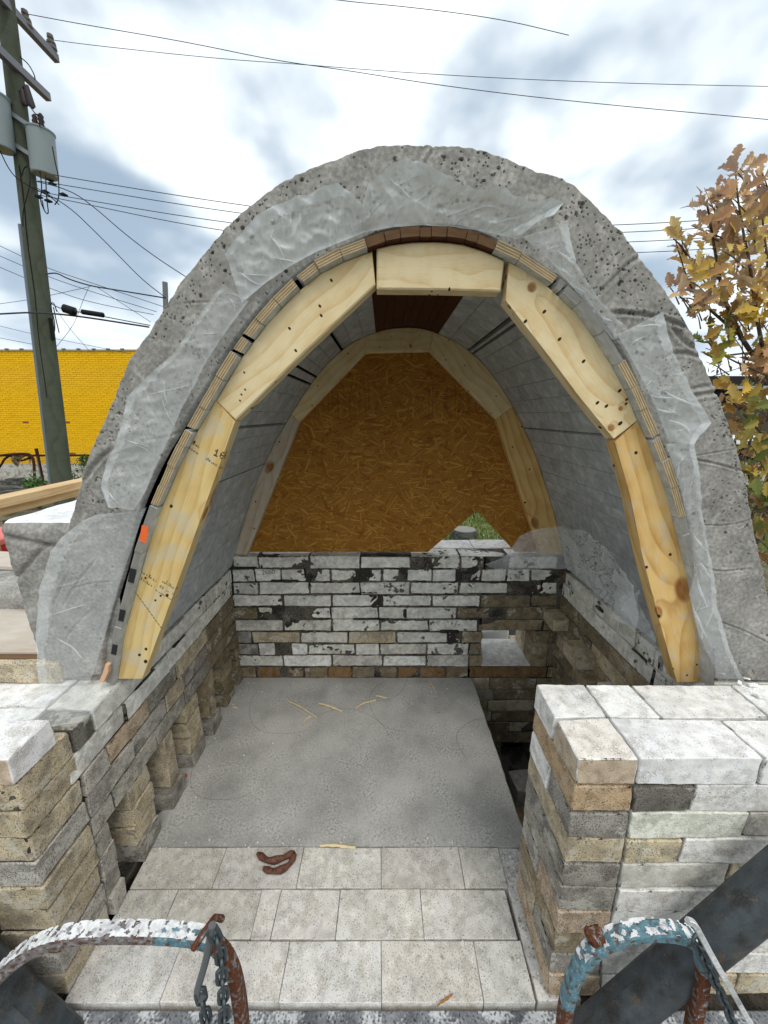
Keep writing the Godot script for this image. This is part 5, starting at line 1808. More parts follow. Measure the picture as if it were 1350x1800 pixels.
func build_pole() -> void:
	var z := -7.5
	var p := thing("utility_pole", "greenish wooden utility pole carrying crossarms and transformers, left", "utility pole")
	var a := pz(108, 840, z)
	var b := pz(9, 0, z)
	var d := (b - a).normalized()
	var foot := a - d * (a.y / d.y)
	var pts := []
	var rad := []
	for i in 17:
		var f := i / 16.0
		pts.append(foot + d * (f * 11.0)); rad.append(lerpf(0.175, 0.095, f))
	var mb := MB.new()
	tube(mb, pts, rad, 18)
	put("trunk", mb.done(), M.pole, p)
	var on := func(v: float) -> Vector3:
		var f := (840.0 - v) / 840.0
		var q := pz(lerpf(108, 9, f), v, z)
		return foot + d * (q - foot).dot(d)
	# ground wire and conduit
	mb = MB.new()
	var cpts := []
	for k in 9:
		var q: Vector3 = on.call(lerpf(398, 880, k / 8.0))
		cpts.append(q + Vector3(-0.125 - 0.03 * k / 8.0, 0, 0.06))
	tube(mb, cpts, 0.042, 10)
	put("conduit", mb.done(), plain(Color(0.42, 0.46, 0.50), 0.6), p)
	mb = MB.new()
	cpts = []
	for k in 12:
		var q: Vector3 = on.call(lerpf(300, 700, k / 11.0))
		cpts.append(q + Vector3(0.02 + 0.01 * sin(k * 1.3), 0, 0.135 + 0.012 * k / 11.0))
	tube(mb, cpts, 0.009, 5)
	put("ground_wire", mb.done(), M.black, p)
	mb = MB.new()
	tube(mb, [on.call(560) + Vector3(0.15, 0, 0.02), on.call(598) + Vector3(0.16, 0, 0.02)], 0.035, 6)
	put("junction_box", mb.done(), M.black, p)
	# crossarms run away from the camera
	var am := plain(Color(0.47, 0.47, 0.50), 0.7)
	var gm := plain(Color(0.40, 0.39, 0.36), 0.4)
	var arms := [[16, 16, 98, 106], [33, 126, 83, 172]]
	for s in arms:
		var q := pz(s[0], s[1], z)
		var e := px(s[2], s[3], q.x)
		var half: float = e.z - q.z
		var len := absf(half) * 2.0
		put("crossarm", box_mesh(Vector3(0.09, 0.115, len), 0.006), am, p, Vector3(q.x + 0.02, (q.y + e.y) / 2 + 0.01, q.z))
	for s in [[44, 36, 0], [88, 76, 0]]:
		var q0 := pz(16, 16, z)
		var q := px(s[0] + 2, s[1] + 14, q0.x)
		mb = MB.new()
		var prof := [[0.0, 0.02], [0.05, 0.02], [0.055, 0.075], [0.10, 0.07], [0.105, 0.05], [0.12, 0.05], [0.125, 0.07], [0.16, 0.06], [0.17, 0.03], [0.20, 0.03], [0.205, 0.05], [0.25, 0.045], [0.26, 0.02]]
		var ip := []
		var ir := []
		for e in prof: ip.append(Vector3(q0.x + 0.02, q.y - 0.03 + e[0], q.z)); ir.append(e[1])
		tube(mb, ip, ir, 10)
		put("insulator", mb.done(), gm, p)
	# transformers
	for s in [[75, 269, 0.18, 0.62, 0.05], [-6, 214, 0.19, 0.70, 0.25]]:
		var q := pz(s[0], s[1], z + s[4])
		mb = MB.new()
		var r: float = s[2]
		var h: float = s[3]
		var tp := []
		var tr := []
		for e in [[-0.5, 0.86], [-0.49, 0.97], [-0.47, 1.0], [0.44, 1.0], [0.445, 1.07], [0.475, 1.07], [0.48, 0.95], [0.52, 0.55], [0.53, 0.1]]:
			tp.append(q + d * (h * e[0])); tr.append(r * e[1])
		tube(mb, tp, tr, 24)
		put("transformer", mb.done(), plain(Color(0.52, 0.56, 0.57), 0.5), p)
		for e in [[-0.04, 0.03], [0.07, 0.05]]:
			mb = MB.new()
			var bp := []
			var br := []
			for k in 7:
				bp.append(q + d * (h * 0.48 + k * 0.032) + Vector3(e[0], 0, e[1])); br.append([0.03, 0.045, 0.03, 0.045, 0.03, 0.04, 0.015][k])
			tube(mb, bp, br, 8)
			put("bushing", mb.done(), plain(Color(0.22, 0.15, 0.14), 0.4), p)
	for s in [[6, 190, 56, 224], [14, 247, 60, 276]]:
		mb = MB.new()
		bar(mb, [pz(s[0], s[1], z + 0.17), pz(s[2], s[3], z + 0.12)], Vector3(0, 1, 0), 0.012, 0.035)
		put("bracket", mb.done(), M.galv, p)
	for s in [[46, 152, 56, 186], [40, 160, 45, 182]]:
		mb = MB.new()
		var q := pzs([[s[0] - 6, s[1] + 3], [s[0], s[1]], [s[2], s[3]], [s[2] + 2, s[3] + 4]], z + 0.05)
		tube(mb, q, [0.015, 0.04, 0.05, 0.02], 8)
		put("cutout_fuse", mb.done(), plain(Color(0.20, 0.17, 0.18), 0.5), p)
	# loose leads and hardware on the pole
	for s in [[[35, 100], [50, 112], [60, 130], [62, 140]], [[52, 186], [62, 200], [68, 205], [70, 222]], [[62, 200], [74, 205], [76, 222]], [[92, 258], [98, 290], [103, 310], [104, 350], [96, 360]], [[80, 307], [82, 350], [86, 378], [78, 372], [74, 352]], [[70, 300], [74, 330], [70, 352], [78, 370]], [[38, 310], [42, 294], [52, 292], [54, 320], [46, 350], [40, 372], [40, 398]], [[0, 265], [14, 295], [30, 315], [60, 332], [90, 346], [104, 360]], [[88, 540], [95, 558], [97, 580], [93, 590]], [[94, 540], [98, 560], [104, 585]], [[88, 536], [94, 530], [100, 548]]]:
		mb = MB.new()
		tube(mb, smooth_line(pzs(s, z + 0.22), 2), 0.008, 5)
		put("lead", mb.done(), M.black, p)
	for s in [[88, 316], [92, 323], [80, 337], [112, 342], [68, 346], [85, 353]]:
		mb = MB.new()
		var q := pz(s[0], s[1], z + 0.2)
		tube(mb, [q - Vector3(0.06, -0.01, 0), q + Vector3(0.0, 0.0, 0), q + Vector3(0.06, -0.015, 0)], [0.012, 0.03, 0.012], 6)
		put("wire_clamp", mb.done(), M.black, p)

func wire(label: String, pts: Array, z: float, r := 0.009) -> void:
	var mb := MB.new()
	tube(mb, resample(smooth_line(pzs(pts, z), 3), 40), r * 0.72, 5)
	var o := put("overhead_wire", mb.done(), M.wire)
	tag(o, label, "wire", "overhead wires")

func build_wires() -> void:
	wire("long thin wire from the top insulator crossing high above the arch", [[45, 24], [140, 42], [330, 74], [480, 106], [600, 122], [770, 150], [1000, 178], [1360, 211]], -8.0, 0.007)
	wire("faint thin wire below the topmost one, ending over the arch crown", [[90, 70], [165, 80], [390, 104], [530, 113], [660, 124], [900, 139], [1150, 148], [1360, 152]], -8.3, 0.006)
	wire("short wire crossing the top edge of the sky", [[430, -30], [580, 0], [720, 12], [880, 33], [1000, 62]], -8.6, 0.007)
	wire("uppermost of four parallel wires leaving the pole under the transformer", [[70, 302], [105, 310], [425, 362], [760, 402], [1093, 397], [1370, 378]], -7.4, 0.008)
	wire("second of four parallel wires leaving the pole", [[66, 318], [110, 325], [410, 375], [760, 415], [1110, 410], [1370, 391]], -7.4, 0.008)
	wire("third of four parallel wires leaving the pole", [[66, 336], [100, 343], [390, 392], [760, 432], [1122, 427], [1370, 408]], -7.4, 0.008)
	wire("lowest of four parallel wires leaving the pole", [[62, 342], [100, 348], [380, 407], [760, 450], [1130, 446], [1370, 428]], -7.4, 0.008)
	wire("service wire sloping down from the pole, upper of two", [[60, 318], [110, 330], [150, 350], [235, 425], [318, 482], [400, 530]], -7.2, 0.010)
	wire("service wire sloping down to the short grey mast", [[60, 328], [120, 362], [160, 400], [200, 440], [250, 492], [291, 523]], -7.2, 0.010)
	wire("cable from the left frame edge passing behind the pole, uppermost", [[-20, 424], [0, 432], [78, 470], [160, 497], [290, 540]], -8.6, 0.008)
	wire("cable from the left frame edge passing behind the pole, middle", [[-20, 441], [0, 450], [85, 487], [165, 514], [275, 548]], -8.7, 0.008)
	wire("cable from the left frame edge passing behind the pole, lowest", [[-20, 461], [0, 470], [83, 505], [150, 530], [270, 553]], -8.8, 0.008)
	wire("thick black cable drooping from the pole clamp to the grey mast", [[80, 482], [100, 479], [118, 490], [160, 503], [200, 509], [291, 524]], -7.3, 0.015)
	wire("thin wire rising from far left to the cable bundle", [[-20, 537], [0, 534], [52, 527], [140, 508], [160, 503]], -7.9, 0.006)
	wire("thick dark trunk cable across the pole low down, left to right", [[-20, 553], [0, 552], [55, 549], [90, 551], [140, 556], [262, 575]], -7.25, 0.020)
	wire("dark cable with splice cases above the trunk cable", [[85, 530], [100, 540], [118, 545], [160, 552], [190, 558], [264, 572]], -7.25, 0.011)
	wire("thin wire slanting steeply from the bundle to the concrete edge", [[168, 503], [200, 524], [265, 566]], -7.6, 0.006)
	wire("thin loose wire crossing over the building roof, slanting right", [[100, 545], [120, 575], [160, 620]], -7.6, 0.005)
	wire("thin loose wire rising from the roof to the cable bundle", [[97, 612], [130, 572], [145, 530], [156, 505]], -7.6, 0.005)
	wire("low wire from the left edge to the yellow roof line", [[-20, 568], [0, 573], [60, 588], [230, 622]], -9.0, 0.006)
	wire("lowest wire just above the yellow roof at left", [[-20, 590], [0, 594], [62, 606]], -9.0, 0.007)
	for s in [[122, 545, 0.16, 0.07], [163, 551, 0.34, 0.04]]:
		var mb := MB.new()
		var q := pz(s[0], s[1], -7.22)
		tube(mb, [q - Vector3(s[2] / 2 + 0.02, -0.03, 0), q - Vector3(s[2] / 2, -0.025, 0), q + Vector3(s[2] / 2, -0.025, 0), q + Vector3(s[2] / 2 + 0.02, -0.03, 0)], [0.012, s[3], s[3], 0.012], 10)
		var o := put("cable_splice", mb.done(), M.black)
		tag(o, "short fat black splice case on the dark cable" if s[2] < 0.2 else "long slim black splice case on the dark cable", "splice case")
	var mm := MB.new()
	tube(mm, [pz(292, 560, -8.0), pz(290, 496, -8.0)], 0.045, 10)
	var m := put("service_mast", mm.done(), plain(Color(0.45, 0.46, 0.45), 0.7))
	tag(m, "short grey service mast showing behind the left shoulder of the vault", "mast")

# ------------------------------------------------------------------ left: timber and scrap beside the kiln
func build_left_yard() -> void:
	var f := thing("timber_frame", "stacked pine planks on a post beyond the white topped concrete foot", "timber frame")
	for k in 2:
		var mb := MB.new()
		rbox(mb, Vector3(0.089, 0.038, 1.5), Vector3(-1.6 - 0.03 * k, 1.951 - k * 0.0395, -2.28), Basis.IDENTITY, 0.003, Vector3i(1, 1, 1), 0.0, 1.0)
		# grain along z
		for i in mb.v.size(): mb.uv[i] = Vector2(mb.v[i].z * 0.7, (mb.v[i].y + mb.v[i].x) * 5.0)
		put("plank", mb.done(), M.pine, f)
	put("post", box_mesh(Vector3(0.038, 1.87, 0.089), 0.003, 1.0), M.dark_wood, f, Vector3(-1.585, 0.935, -1.66))
	put("post", box_mesh(Vector3(0.089, 1.93, 0.038), 0.003, 1.0), M.pine, f, Vector3(-1.70, 0.965, -1.62))
	var d := thing("plywood_deck", "grey plywood deck on blocks left of the kiln", "deck")
	put("sheet", box_mesh(Vector3(1.0, 0.018, 1.5), 0.002, 0.8), M.old_board, d, Vector3(-1.46, 1.615, -1.75))
	for s in [-1.9, -1.05]:
		put("support", box_mesh(Vector3(0.09, 1.6, 1.3), 0.004, 1.0), M.dark_wood, d, Vector3(s, 0.80, -1.75))
	var pl := MB.new()
	rbox(pl, Vector3(0.9, 0.018, 0.24), Vector3.ZERO, Basis.IDENTITY, 0.002, Vector3i(1, 1, 1), 0.0, 0.9)
	var o := put("whitewashed_plank", pl.done(), M.old_board, null, Vector3(-1.34, 1.685, -1.055))
	tag(o, "plaster-white plank with brown edge lying behind the loose yellowish brick", "plank")
	var eb := put("plank_edge_strip", box_mesh(Vector3(0.9, 0.014, 0.02), 0.003, 1.0), M.dark_wood, null, Vector3(-1.34, 1.683, -0.922))
	tag(eb, "thin brown lath along the front of the white plank", "lath")
	var sb := MB.new()
	rbox(sb, Vector3(0.75, 0.10, 0.30), Vector3.ZERO, Basis(Vector3(1, 0, 0), 0.10) * Basis(Vector3(0, 0, 1), 0.05), 0.035, Vector3i(10, 3, 4), 0.006, 1.3)
	o = put("grey_slab", sb.done(), M.concrete, null, Vector3(-1.47, 1.705, -1.32))
	tag(o, "thick grey rounded slab lying above the white plank at far left", "slab")
	var bb := MB.new()
	rbox(bb, Vector3(0.7, 0.016, 0.14), Vector3.ZERO, Basis(Vector3(0, 1, 0), -0.12), 0.003, Vector3i(1, 1, 1), 0.0, 1.0)
	o = put("old_board", bb.done(), M.old_board, null, Vector3(-1.52, 1.772, -1.42))
	tag(o, "weathered grey board lying on the grey slab", "board")
	var rb := thing("red_box", "faded red plastic box with pink rim left of the concrete foot", "box")
	rb.position = pz(-2, 985, -1.85) + Vector3(0, 0.04, 0)
	var rm := plain(Color(0.72, 0.16, 0.14), 0.6)
	put("tub", box_mesh(Vector3(0.24, 0.16, 0.22), 0.012), rm, rb, Vector3(0, 0, 0))
	put("rim", box_mesh(Vector3(0.27, 0.03, 0.25), 0.01), plain(Color(0.86, 0.48, 0.46), 0.6), rb, Vector3(0, 0.085, 0))
	var spots := [[6, 945, -2.0], [18, 950, -1.95], [3, 956, -1.95], [26, 985, -1.75], [22, 1002, -1.65], [13, 938, -2.1], [-5, 940, -2.0]]
	var names := ["topmost white plaster lump left of the concrete foot", "white plaster lump beside the brown post", "white plaster lump above the red box", "white plaster lump right of the red box", "white plaster lump below the red box", "white plaster lump furthest back beside the brown post", "white plaster lump at the frame edge above the red box"]
	for i in spots.size():
		var q := pz(spots[i][0], spots[i][1], spots[i][2])
		var mb := MB.new()
		rbox(mb, Vector3(0.09, 0.06, 0.08), Vector3.ZERO, Basis(Vector3(0.3, 1, 0.2).normalized(), i * 1.1), 0.025, Vector3i(3, 2, 3), 0.02, 2.0, Vector2(i, 0), Color.WHITE, q, 0.006, i)
		o = put("plaster_lump", mb.done(), M.dusty, null, q)
		tag(o, names[i], "rubble", "lumps of white plaster rubble")
	# timber and plants before the fence
	var i2 := 0
	for s in [[10, 868, -9.5, 1.6, 0.14, 0.1], [26, 862, -10.0, 1.2, 0.2, -0.05], [27, 847, -10.3, 0.3, 0.2, 0.0], [60, 872, -9.0, 1.8, 0.08, 0.08], [2, 848, -10.5, 0.8, 0.12, 0.02]]:
		var q := pz(s[0], s[1], s[2])
		var h := q.y
		o = put("scrap_timber", box_mesh(Vector3(s[3], s[4], 0.25), 0.006, 1.0, Vector2.ZERO, Color.WHITE, Basis(Vector3(0, 0, 1), s[5])), M.grey_timber, null, q)
		tag(o, ["long dark timber lying low before the fence", "stacked grey timber before the fence at left", "dark block standing on the timber before the fence", "thin dark rail lowest before the fence", "dark green covered timber at the far left before the fence"][i2], "timber", "scrap timber before the fence")
		i2 += 1
	for s in [[62, 852, -9.8, 0.20, 160, "small green weed growing at the fence post"], [118, 842, -8.2, 0.22, 120, "dark green weed at the foot of the utility pole"], [148, 812, -10.5, 0.16, 80, "dark clump of leaves at the fence beside the concrete"]]:
		var q := pz(s[0], s[1], s[2])
		var pt := thing("weed", s[5], "plant", Vector3(q.x, 0, q.z))
		var stem := MB.new()
		for k in 6: tube(stem, [Vector3(0.02 * k - 0.05, 0, 0), Vector3(0.03 * k - 0.08, q.y * 0.6, 0.02), Vector3(0.05 * k - 0.12, q.y + 0.02, 0.03 * sin(k))], 0.008, 4)
		put("stem", stem.done(), plain(Color(0.30, 0.36, 0.18)), pt)
		leaf_cloud("leaves", pt, Vector3(0, q.y, 0), s[3], s[4], 0.09, [Color(0.07, 0.15, 0.03), Color(0.10, 0.20, 0.05), Color(0.04, 0.09, 0.03)], int(s[0]))

func leaf_mesh(sd: int, lobes := true) -> ArrayMesh:
	# a lobed leaf one unit long, bent along its rib, in the x-y plane
	var mb := MB.new()
	var prof := [[0.0, 0.015], [0.12, 0.02], [0.2, 0.16], [0.27, 0.10], [0.38, 0.27], [0.46, 0.16], [0.58, 0.34], [0.68, 0.20], [0.78, 0.25], [0.86, 0.13], [0.93, 0.12], [1.0, 0.0]] if lobes else [[0.0, 0.01], [0.15, 0.12], [0.4, 0.24], [0.65, 0.22], [0.85, 0.1], [1.0, 0.0]]
	var cur := 0.25 + 0.12 * sin(sd * 2.3)
	var cup := 0.35 + 0.2 * sin(sd * 1.1)
	var n := prof.size()
	for side in [-1.0, 1.0]:
		var base := mb.v.size()
		for i in n:
			var y: float = prof[i][0]
			var w: float = prof[i][1] * (1.0 + 0.2 * sin(sd * 3.7 + i * 2.0 + side))
			var z := -cur * y * y + 0.05 * sin(y * 7.0 + sd)
			mb.add(Vector3(0, y, z), Vector3(-side * 0.3, 0.25, 1).normalized(), Vector2(0.5, y))
			mb.add(Vector3(side * w, y + w * 0.12, z + w * cup), Vector3(-side * 0.45, 0.25, 1).normalized(), Vector2(0.5 + side * w, y))
		for i in n - 1:
			mb.quad(base + i * 2, base + i * 2 + 1, base + i * 2 + 3, base + i * 2 + 2)
	return mb.done()

func leaf_cloud(called: String, parent: Node3D, at: Vector3, rad: float, count: int, size: float, cols: Array, sd: int, squash := Vector3.ONE) -> void:
	var r := RandomNumberGenerator.new()
	r.seed = sd
	var mm := MultiMesh.new()
	mm.transform_format = MultiMesh.TRANSFORM_3D
	mm.use_colors = true
	mm.mesh = leaf_mesh(sd, false)
	mm.instance_count = count
	for i in count:
		var d := Vector3(r.randfn(), r.randfn(), r.randfn()) * 0.5 * rad * squash
		var b := Basis.from_euler(Vector3(r.randf_range(-1.2, 1.2), r.randf() * TAU, r.randf_range(-1.2, 1.2))).scaled(Vector3.ONE * size * r.randf_range(0.6, 1.3))
		mm.set_instance_transform(i, Transform3D(b, at + d))
		mm.set_instance_color(i, cols[r.randi() % cols.size()] * r.randf_range(0.7, 1.25))
	var mi := MultiMeshInstance3D.new()
	mi.name = numbered(called, parent)
	mi.multimesh = mm
	mi.material_override = M.leaf
	mi.set_meta("kind", "stuff")
	parent.add_child(mi, true)

# ------------------------------------------------------------------ what shows through the notch and the flue opening
func build_back_yard() -> void:
	var s := thing("tree_stump", "grey cut log standing in the grass behind the kiln", "log", Vector3(1.47, 0, -7.0))
	var mb := MB.new()
	var pts := []
	var rad := []
	for k in 6: pts.append(Vector3(0, 0.055 * k, 0)); rad.append(0.225 + 0.012 * sin(k * 2.0) + (0.02 if k == 0 else 0.0))
	tube(mb, pts, rad, 20)
	put("log", mb.done(), M.grey_timber, s)
	mb = MB.new()
	tube(mb, [Vector3(0, 0.274, 0), Vector3(0, 0.281, 0)], [0.222, 0.20], 20)
	put("cut_top", mb.done(), M.weathered_ply, s)
	var r := RandomNumberGenerator.new()
	r.seed = 12
	# rough grass
	var bl := MB.new()
	for k in 5:
		var a := k * 1.3
		var d := Vector3(cos(a), 0, sin(a))
		var w := d.cross(Vector3.UP) * 0.007
		var q := [d * 0.01 - w, d * 0.01 + w, d * 0.05 + Vector3(0, 0.09, 0) + w * 0.7, d * 0.05 + Vector3(0, 0.09, 0) - w * 0.7, d * 0.10 + Vector3(0, 0.13, 0)]
		bl.flat([q[0], q[1], q[2], q[3]], [Vector2.ZERO, Vector2.RIGHT, Vector2.ONE, Vector2.DOWN], Vector3.UP)
		bl.flat([q[3], q[2], q[4]], [Vector2.ZERO, Vector2.RIGHT, Vector2.ONE], Vector3.UP)
	var mm := MultiMesh.new()
	mm.transform_format = MultiMesh.TRANSFORM_3D
	mm.use_colors = true
	mm.mesh = bl.done()
	mm.instance_count = 9000
	for i in 9000:
		var p := Vector3(r.randf_range(0.2, 4.2), 0, r.randf_range(-11.0, -5.5))
		mm.set_instance_transform(i, Transform3D(Basis(Vector3.UP, r.randf() * TAU).scaled(Vector3.ONE * r.randf_range(0.6, 1.3)), p))
		mm.set_instance_color(i, Color(0.10, 0.17, 0.035).lerp(Color(0.24, 0.26, 0.09), r.randf()) if r.randf() > 0.02 else Color(0.6, 0.6, 0.5))
	var g := MultiMeshInstance3D.new()
	g.name = "grass"
	g.multimesh = mm
	g.material_override = M.leaf
	add_child(g, true)
	tag(g, "rough green grass behind the kiln, seen through the notch", "grass", "", "stuff")
	var bu := thing("bush", "dark leafy bush behind the grass, seen at the tip of the notch", "bush", Vector3(2.0, 0, -9.6))
	var st := MB.new()
	for k in 9: tube(st, [Vector3(k * 0.12 - 0.5, 0, 0), Vector3(k * 0.16 - 0.7, 0.35, 0.1 * sin(k)), Vector3(k * 0.2 - 0.9, 0.8, 0.2 * sin(k * 2.0))], [0.02, 0.014, 0.005], 5)
	put("stem", st.done(), M.bark, bu)
	leaf_cloud("leaves", bu, Vector3(0, 0.45, 0), 1.1, 2200, 0.10, [Color(0.05, 0.11, 0.04), Color(0.09, 0.17, 0.06), Color(0.16, 0.20, 0.10), Color(0.22, 0.17, 0.10)], 31, Vector3(1.6, 0.55, 0.8))
	# behind the flue opening
	var ya := 0.74
	var blk := put("rear_shelf", box_mesh(Vector3(1.2, ya, 1.1), 0.006, 1.2), M.mortar, null, Vector3(0.75, ya / 2, -2.56))
	tag(blk, "concrete shelf behind the flue opening of the kiln", "shelf")
	var q := pz(868, 1117, -2.35)
	var bag := MB.new()
	rbox(bag, Vector3(0.24, 0.25, 0.14), Vector3.ZERO, Basis(Vector3.UP, 0.3), 0.035, Vector3i(8, 5, 4), 0.02, 1.5, Vector2.ZERO, Color.WHITE, q, 0.008, 3)
	var o := put("paper_sack", bag.done(), plain(Color(0.80, 0.81, 0.80), 0.8), null, Vector3(q.x - 0.03, ya + 0.125, q.z))
	tag(o, "white paper sack standing outside the flue opening", "sack")
	q = pz(900, 1117, -2.5)
	mb = MB.new()
	tube(mb, [Vector3(q.x, ya, q.z), Vector3(q.x, ya + 0.01, q.z), Vector3(q.x, ya + 0.22, q.z), Vector3(q.x, ya + 0.23, q.z)], [0.09, 0.10, 0.11, 0.10], 18)
	o = put("grey_bucket", mb.done(), plain(Color(0.38, 0.40, 0.42), 0.6))
	tag(o, "grey bucket outside the flue opening beside the sack", "bucket")
	var lb := thing("flue_side_brick", "tan brick standing on end outside the flue opening beside the bucket", "brick", Vector3(pz(913, 1116, -2.2).x, ya, -2.2))
	brick_at(lb, Vector3(0.114, 0.229, 0.063), Vector3(0, 0.115, 0), "O")
	# in the firebox pit
	var pit := thing("pit_block", "dusty white block lying deep in the firebox pit", "block", Vector3(0.73, FLOOR - 0.68, -1.60))
	brick_at(pit, Vector3(0.20, 0.16, 0.12), Vector3(0, 0.10, 0), "P", Basis(Vector3.UP, 0.1))
	pit = thing("pit_brick", "orange brown brick tilted in the firebox pit below the white block", "brick", Vector3(0.66, FLOOR - 0.66, -1.36))
	brick_at(pit, Vector3(0.20, 0.11, 0.20), Vector3(0, 0.10, 0), "O", Basis(Vector3(0.4, 0.2, 1).normalized(), 0.35))

# ------------------------------------------------------------------ right: tree in autumn leaf
func build_tree() -> void:
	var z := -3.0
	var root := pz(1440, 1100, z)
	var t := thing("autumn_tree", "young oak with brown and golden autumn leaves right of the vault", "tree", Vector3(root.x, 0, z))
	var base := Vector3(root.x, 0, z)
	var limbs := [
		[[1440, 1100], [1425, 900], [1405, 760], [1385, 660]],
		[[1405, 760], [1350, 660], [1295, 585], [1268, 510], [1255, 430], [1243, 360]],
		[[1295, 585], [1260, 555], [1215, 515], [1188, 425]],
		[[1350, 660], [1330, 560], [1318, 460], [1300, 380], [1292, 295]],
		[[1385, 660], [1362, 540], [1345, 430], [1335, 330]],
		[[1425, 900], [1370, 800], [1320, 740], [1280, 700]],
		[[1430, 980], [1370, 900], [1335, 850], [1318, 800]],
		[[1350, 660], [1300, 640], [1262, 620], [1240, 612]]]
	var k := 0
	for L in limbs:
		var pts := []
		for i in L.size():
			var p := pz(L[i][0], L[i][1], z + 0.10 * sin(k * 2.0 + i * 1.1)) - base
			pts.append(p)
		if k == 0: pts.push_front(Vector3(0.02, 0, 0))
		pts = resample(smooth_line(pts, 2), 14)
		var rad := []
		var r0: float = [0.045, 0.022, 0.011, 0.015, 0.014, 0.016, 0.014, 0.009][k]
		for i in 14: rad.append(lerpf(r0, r0 * 0.25, i / 13.0))
		var mb := MB.new()
		tube(mb, pts, rad, 7)
		put("trunk" if k == 0 else "limb", mb.done(), M.bark, t)
		k += 1
	var r := RandomNumberGenerator.new()
	r.seed = 21
	var ms := []
	for i in 4: ms.append(leaf_mesh(i + 1))
	var hues := {"b": [Color(0.42, 0.23, 0.10), Color(0.52, 0.31, 0.13), Color(0.36, 0.18, 0.08), Color(0.56, 0.38, 0.19)], "g": [Color(0.55, 0.36, 0.05), Color(0.48, 0.28, 0.05), Color(0.58, 0.42, 0.12), Color(0.36, 0.19, 0.05)], "y": [Color(0.34, 0.32, 0.06), Color(0.50, 0.40, 0.06), Color(0.20, 0.22, 0.05), Color(0.40, 0.24, 0.06)], "d": [Color(0.15, 0.17, 0.04), Color(0.30, 0.25, 0.06), Color(0.44, 0.32, 0.07), Color(0.27, 0.15, 0.05)]}
	var mats := {}
	for h in hues:
		mats[h] = []
		for c in hues[h]:
			var m: StandardMaterial3D = M.leaf.duplicate()
			m.vertex_color_use_as_albedo = false
			m.albedo_color = (c as Color).linear_to_srgb()
			m.backlight = Color(0.5, 0.5, 0.5)
			mats[h].append(m)
	var cl := [[1300, 303, 14, 8, "b"], [1292, 348, 22, 12, "b"], [1338, 318, 9, 4, "b"], [1338, 352, 22, 9, "b"], [1243, 358, 20, 11, "b"], [1255, 400, 24, 14, "b"], [1315, 395, 24, 14, "g"], [1187, 418, 13, 5, "g"], [1212, 442, 16, 7, "g"], [1280, 440, 30, 20, "g"], [1332, 440, 22, 12, "g"], [1222, 480, 24, 14, "g"], [1262, 495, 30, 24, "g"], [1325, 500, 26, 18, "g"], [1192, 512, 15, 7, "b"], [1228, 540, 22, 14, "b"], [1282, 552, 34, 28, "g"], [1335, 560, 24, 16, "g"], [1246, 600, 20, 10, "y"], [1290, 612, 26, 10, "y"], [1262, 632, 18, 7, "y"], [1340, 618, 18, 8, "b"], [1330, 650, 24, 14, "b"], [1292, 708, 28, 16, "g"], [1330, 720, 26, 16, "d"], [1300, 760, 24, 14, "d"], [1335, 790, 24, 14, "d"], [1322, 840, 24, 14, "d"], [1345, 880, 20, 12, "d"], [1338, 930, 16, 8, "d"], [1350, 980, 14, 6, "d"]]
	var made := 0
	var extra := []
	for c in cl:
		for i in int(c[3] * 1.45):
			var u: float = c[0] + r.randfn() * c[2] * 0.55
			var v: float = c[1] + r.randfn() * c[2] * 0.55
			var p := pz(u, v, z + r.randf_range(-0.22, 0.22)) - base
			var s := r.randf_range(0.08, 0.14)
			var b := Basis.from_euler(Vector3(r.randf_range(-1.0, 0.7), r.randf_range(-1.2, 1.2), r.randf_range(-1.5, 1.0))).scaled(Vector3.ONE * s)
			var q := MeshInstance3D.new()
			q.mesh = ms[r.randi() % 4]
			q.material_override = mats[c[4]][r.randi() % 4]
			q.transform = Transform3D(b, p)
			q.name = numbered("leaf", t)
			if made < 300:
				t.add_child(q, true)
			else:
				extra.append([Transform3D(b, p), hues[c[4]][r.randi() % 4]])
				q.free()
			made += 1
			if r.randf() < 0.35 and made < 300 or made >= 300:
				# a twig from the leaf towards the cluster
				pass
	# the rest of the crown, out of frame and behind, as one mass
	for i in 420:
		var u := r.randf_range(1345, 1600)
		var v := r.randf_range(300, 1000)
		extra.append([Transform3D(Basis.from_euler(Vector3(r.randf_range(-1, 1), r.randf() * TAU, r.randf_range(-1, 1))).scaled(Vector3.ONE * r.randf_range(0.08, 0.14)), pz(u, v, z + r.randf_range(-0.6, 0.3)) - base), hues["gybd"[r.randi() % 4]][r.randi() % 4]])
	var mm := MultiMesh.new()
	mm.transform_format = MultiMesh.TRANSFORM_3D
	mm.use_colors = true
	mm.mesh = ms[0]
	mm.instance_count = extra.size()
	for i in extra.size():
		mm.set_instance_transform(i, extra[i][0])
		mm.set_instance_color(i, extra[i][1])
	var mi := MultiMeshInstance3D.new()
	mi.name = "crown"
	mi.multimesh = mm
	mi.material_override = M.leaf
	mi.set_meta("kind", "stuff")
	t.add_child(mi, true)
	# twigs
	var tw := MB.new()
	for c in cl:
		for i in 4:
			var a := pz(c[0] + r.randfn() * c[2] * 0.6, c[1] + r.randfn() * c[2] * 0.6, z + r.randf_range(-0.15, 0.15)) - base
			var e := pz(c[0] + 18 + r.randfn() * 8, c[1] + 28 + r.randfn() * 8, z + r.randf_range(-0.05, 0.05)) - base
			tube(tw, [e, e.lerp(a, 0.5) + Vector3(0, 0.01, 0), a], [0.005, 0.004, 0.002], 4, Color.WHITE, false)
	var o := put("twigs", tw.done(), M.bark, t)
	o.set_meta("kind", "stuff")

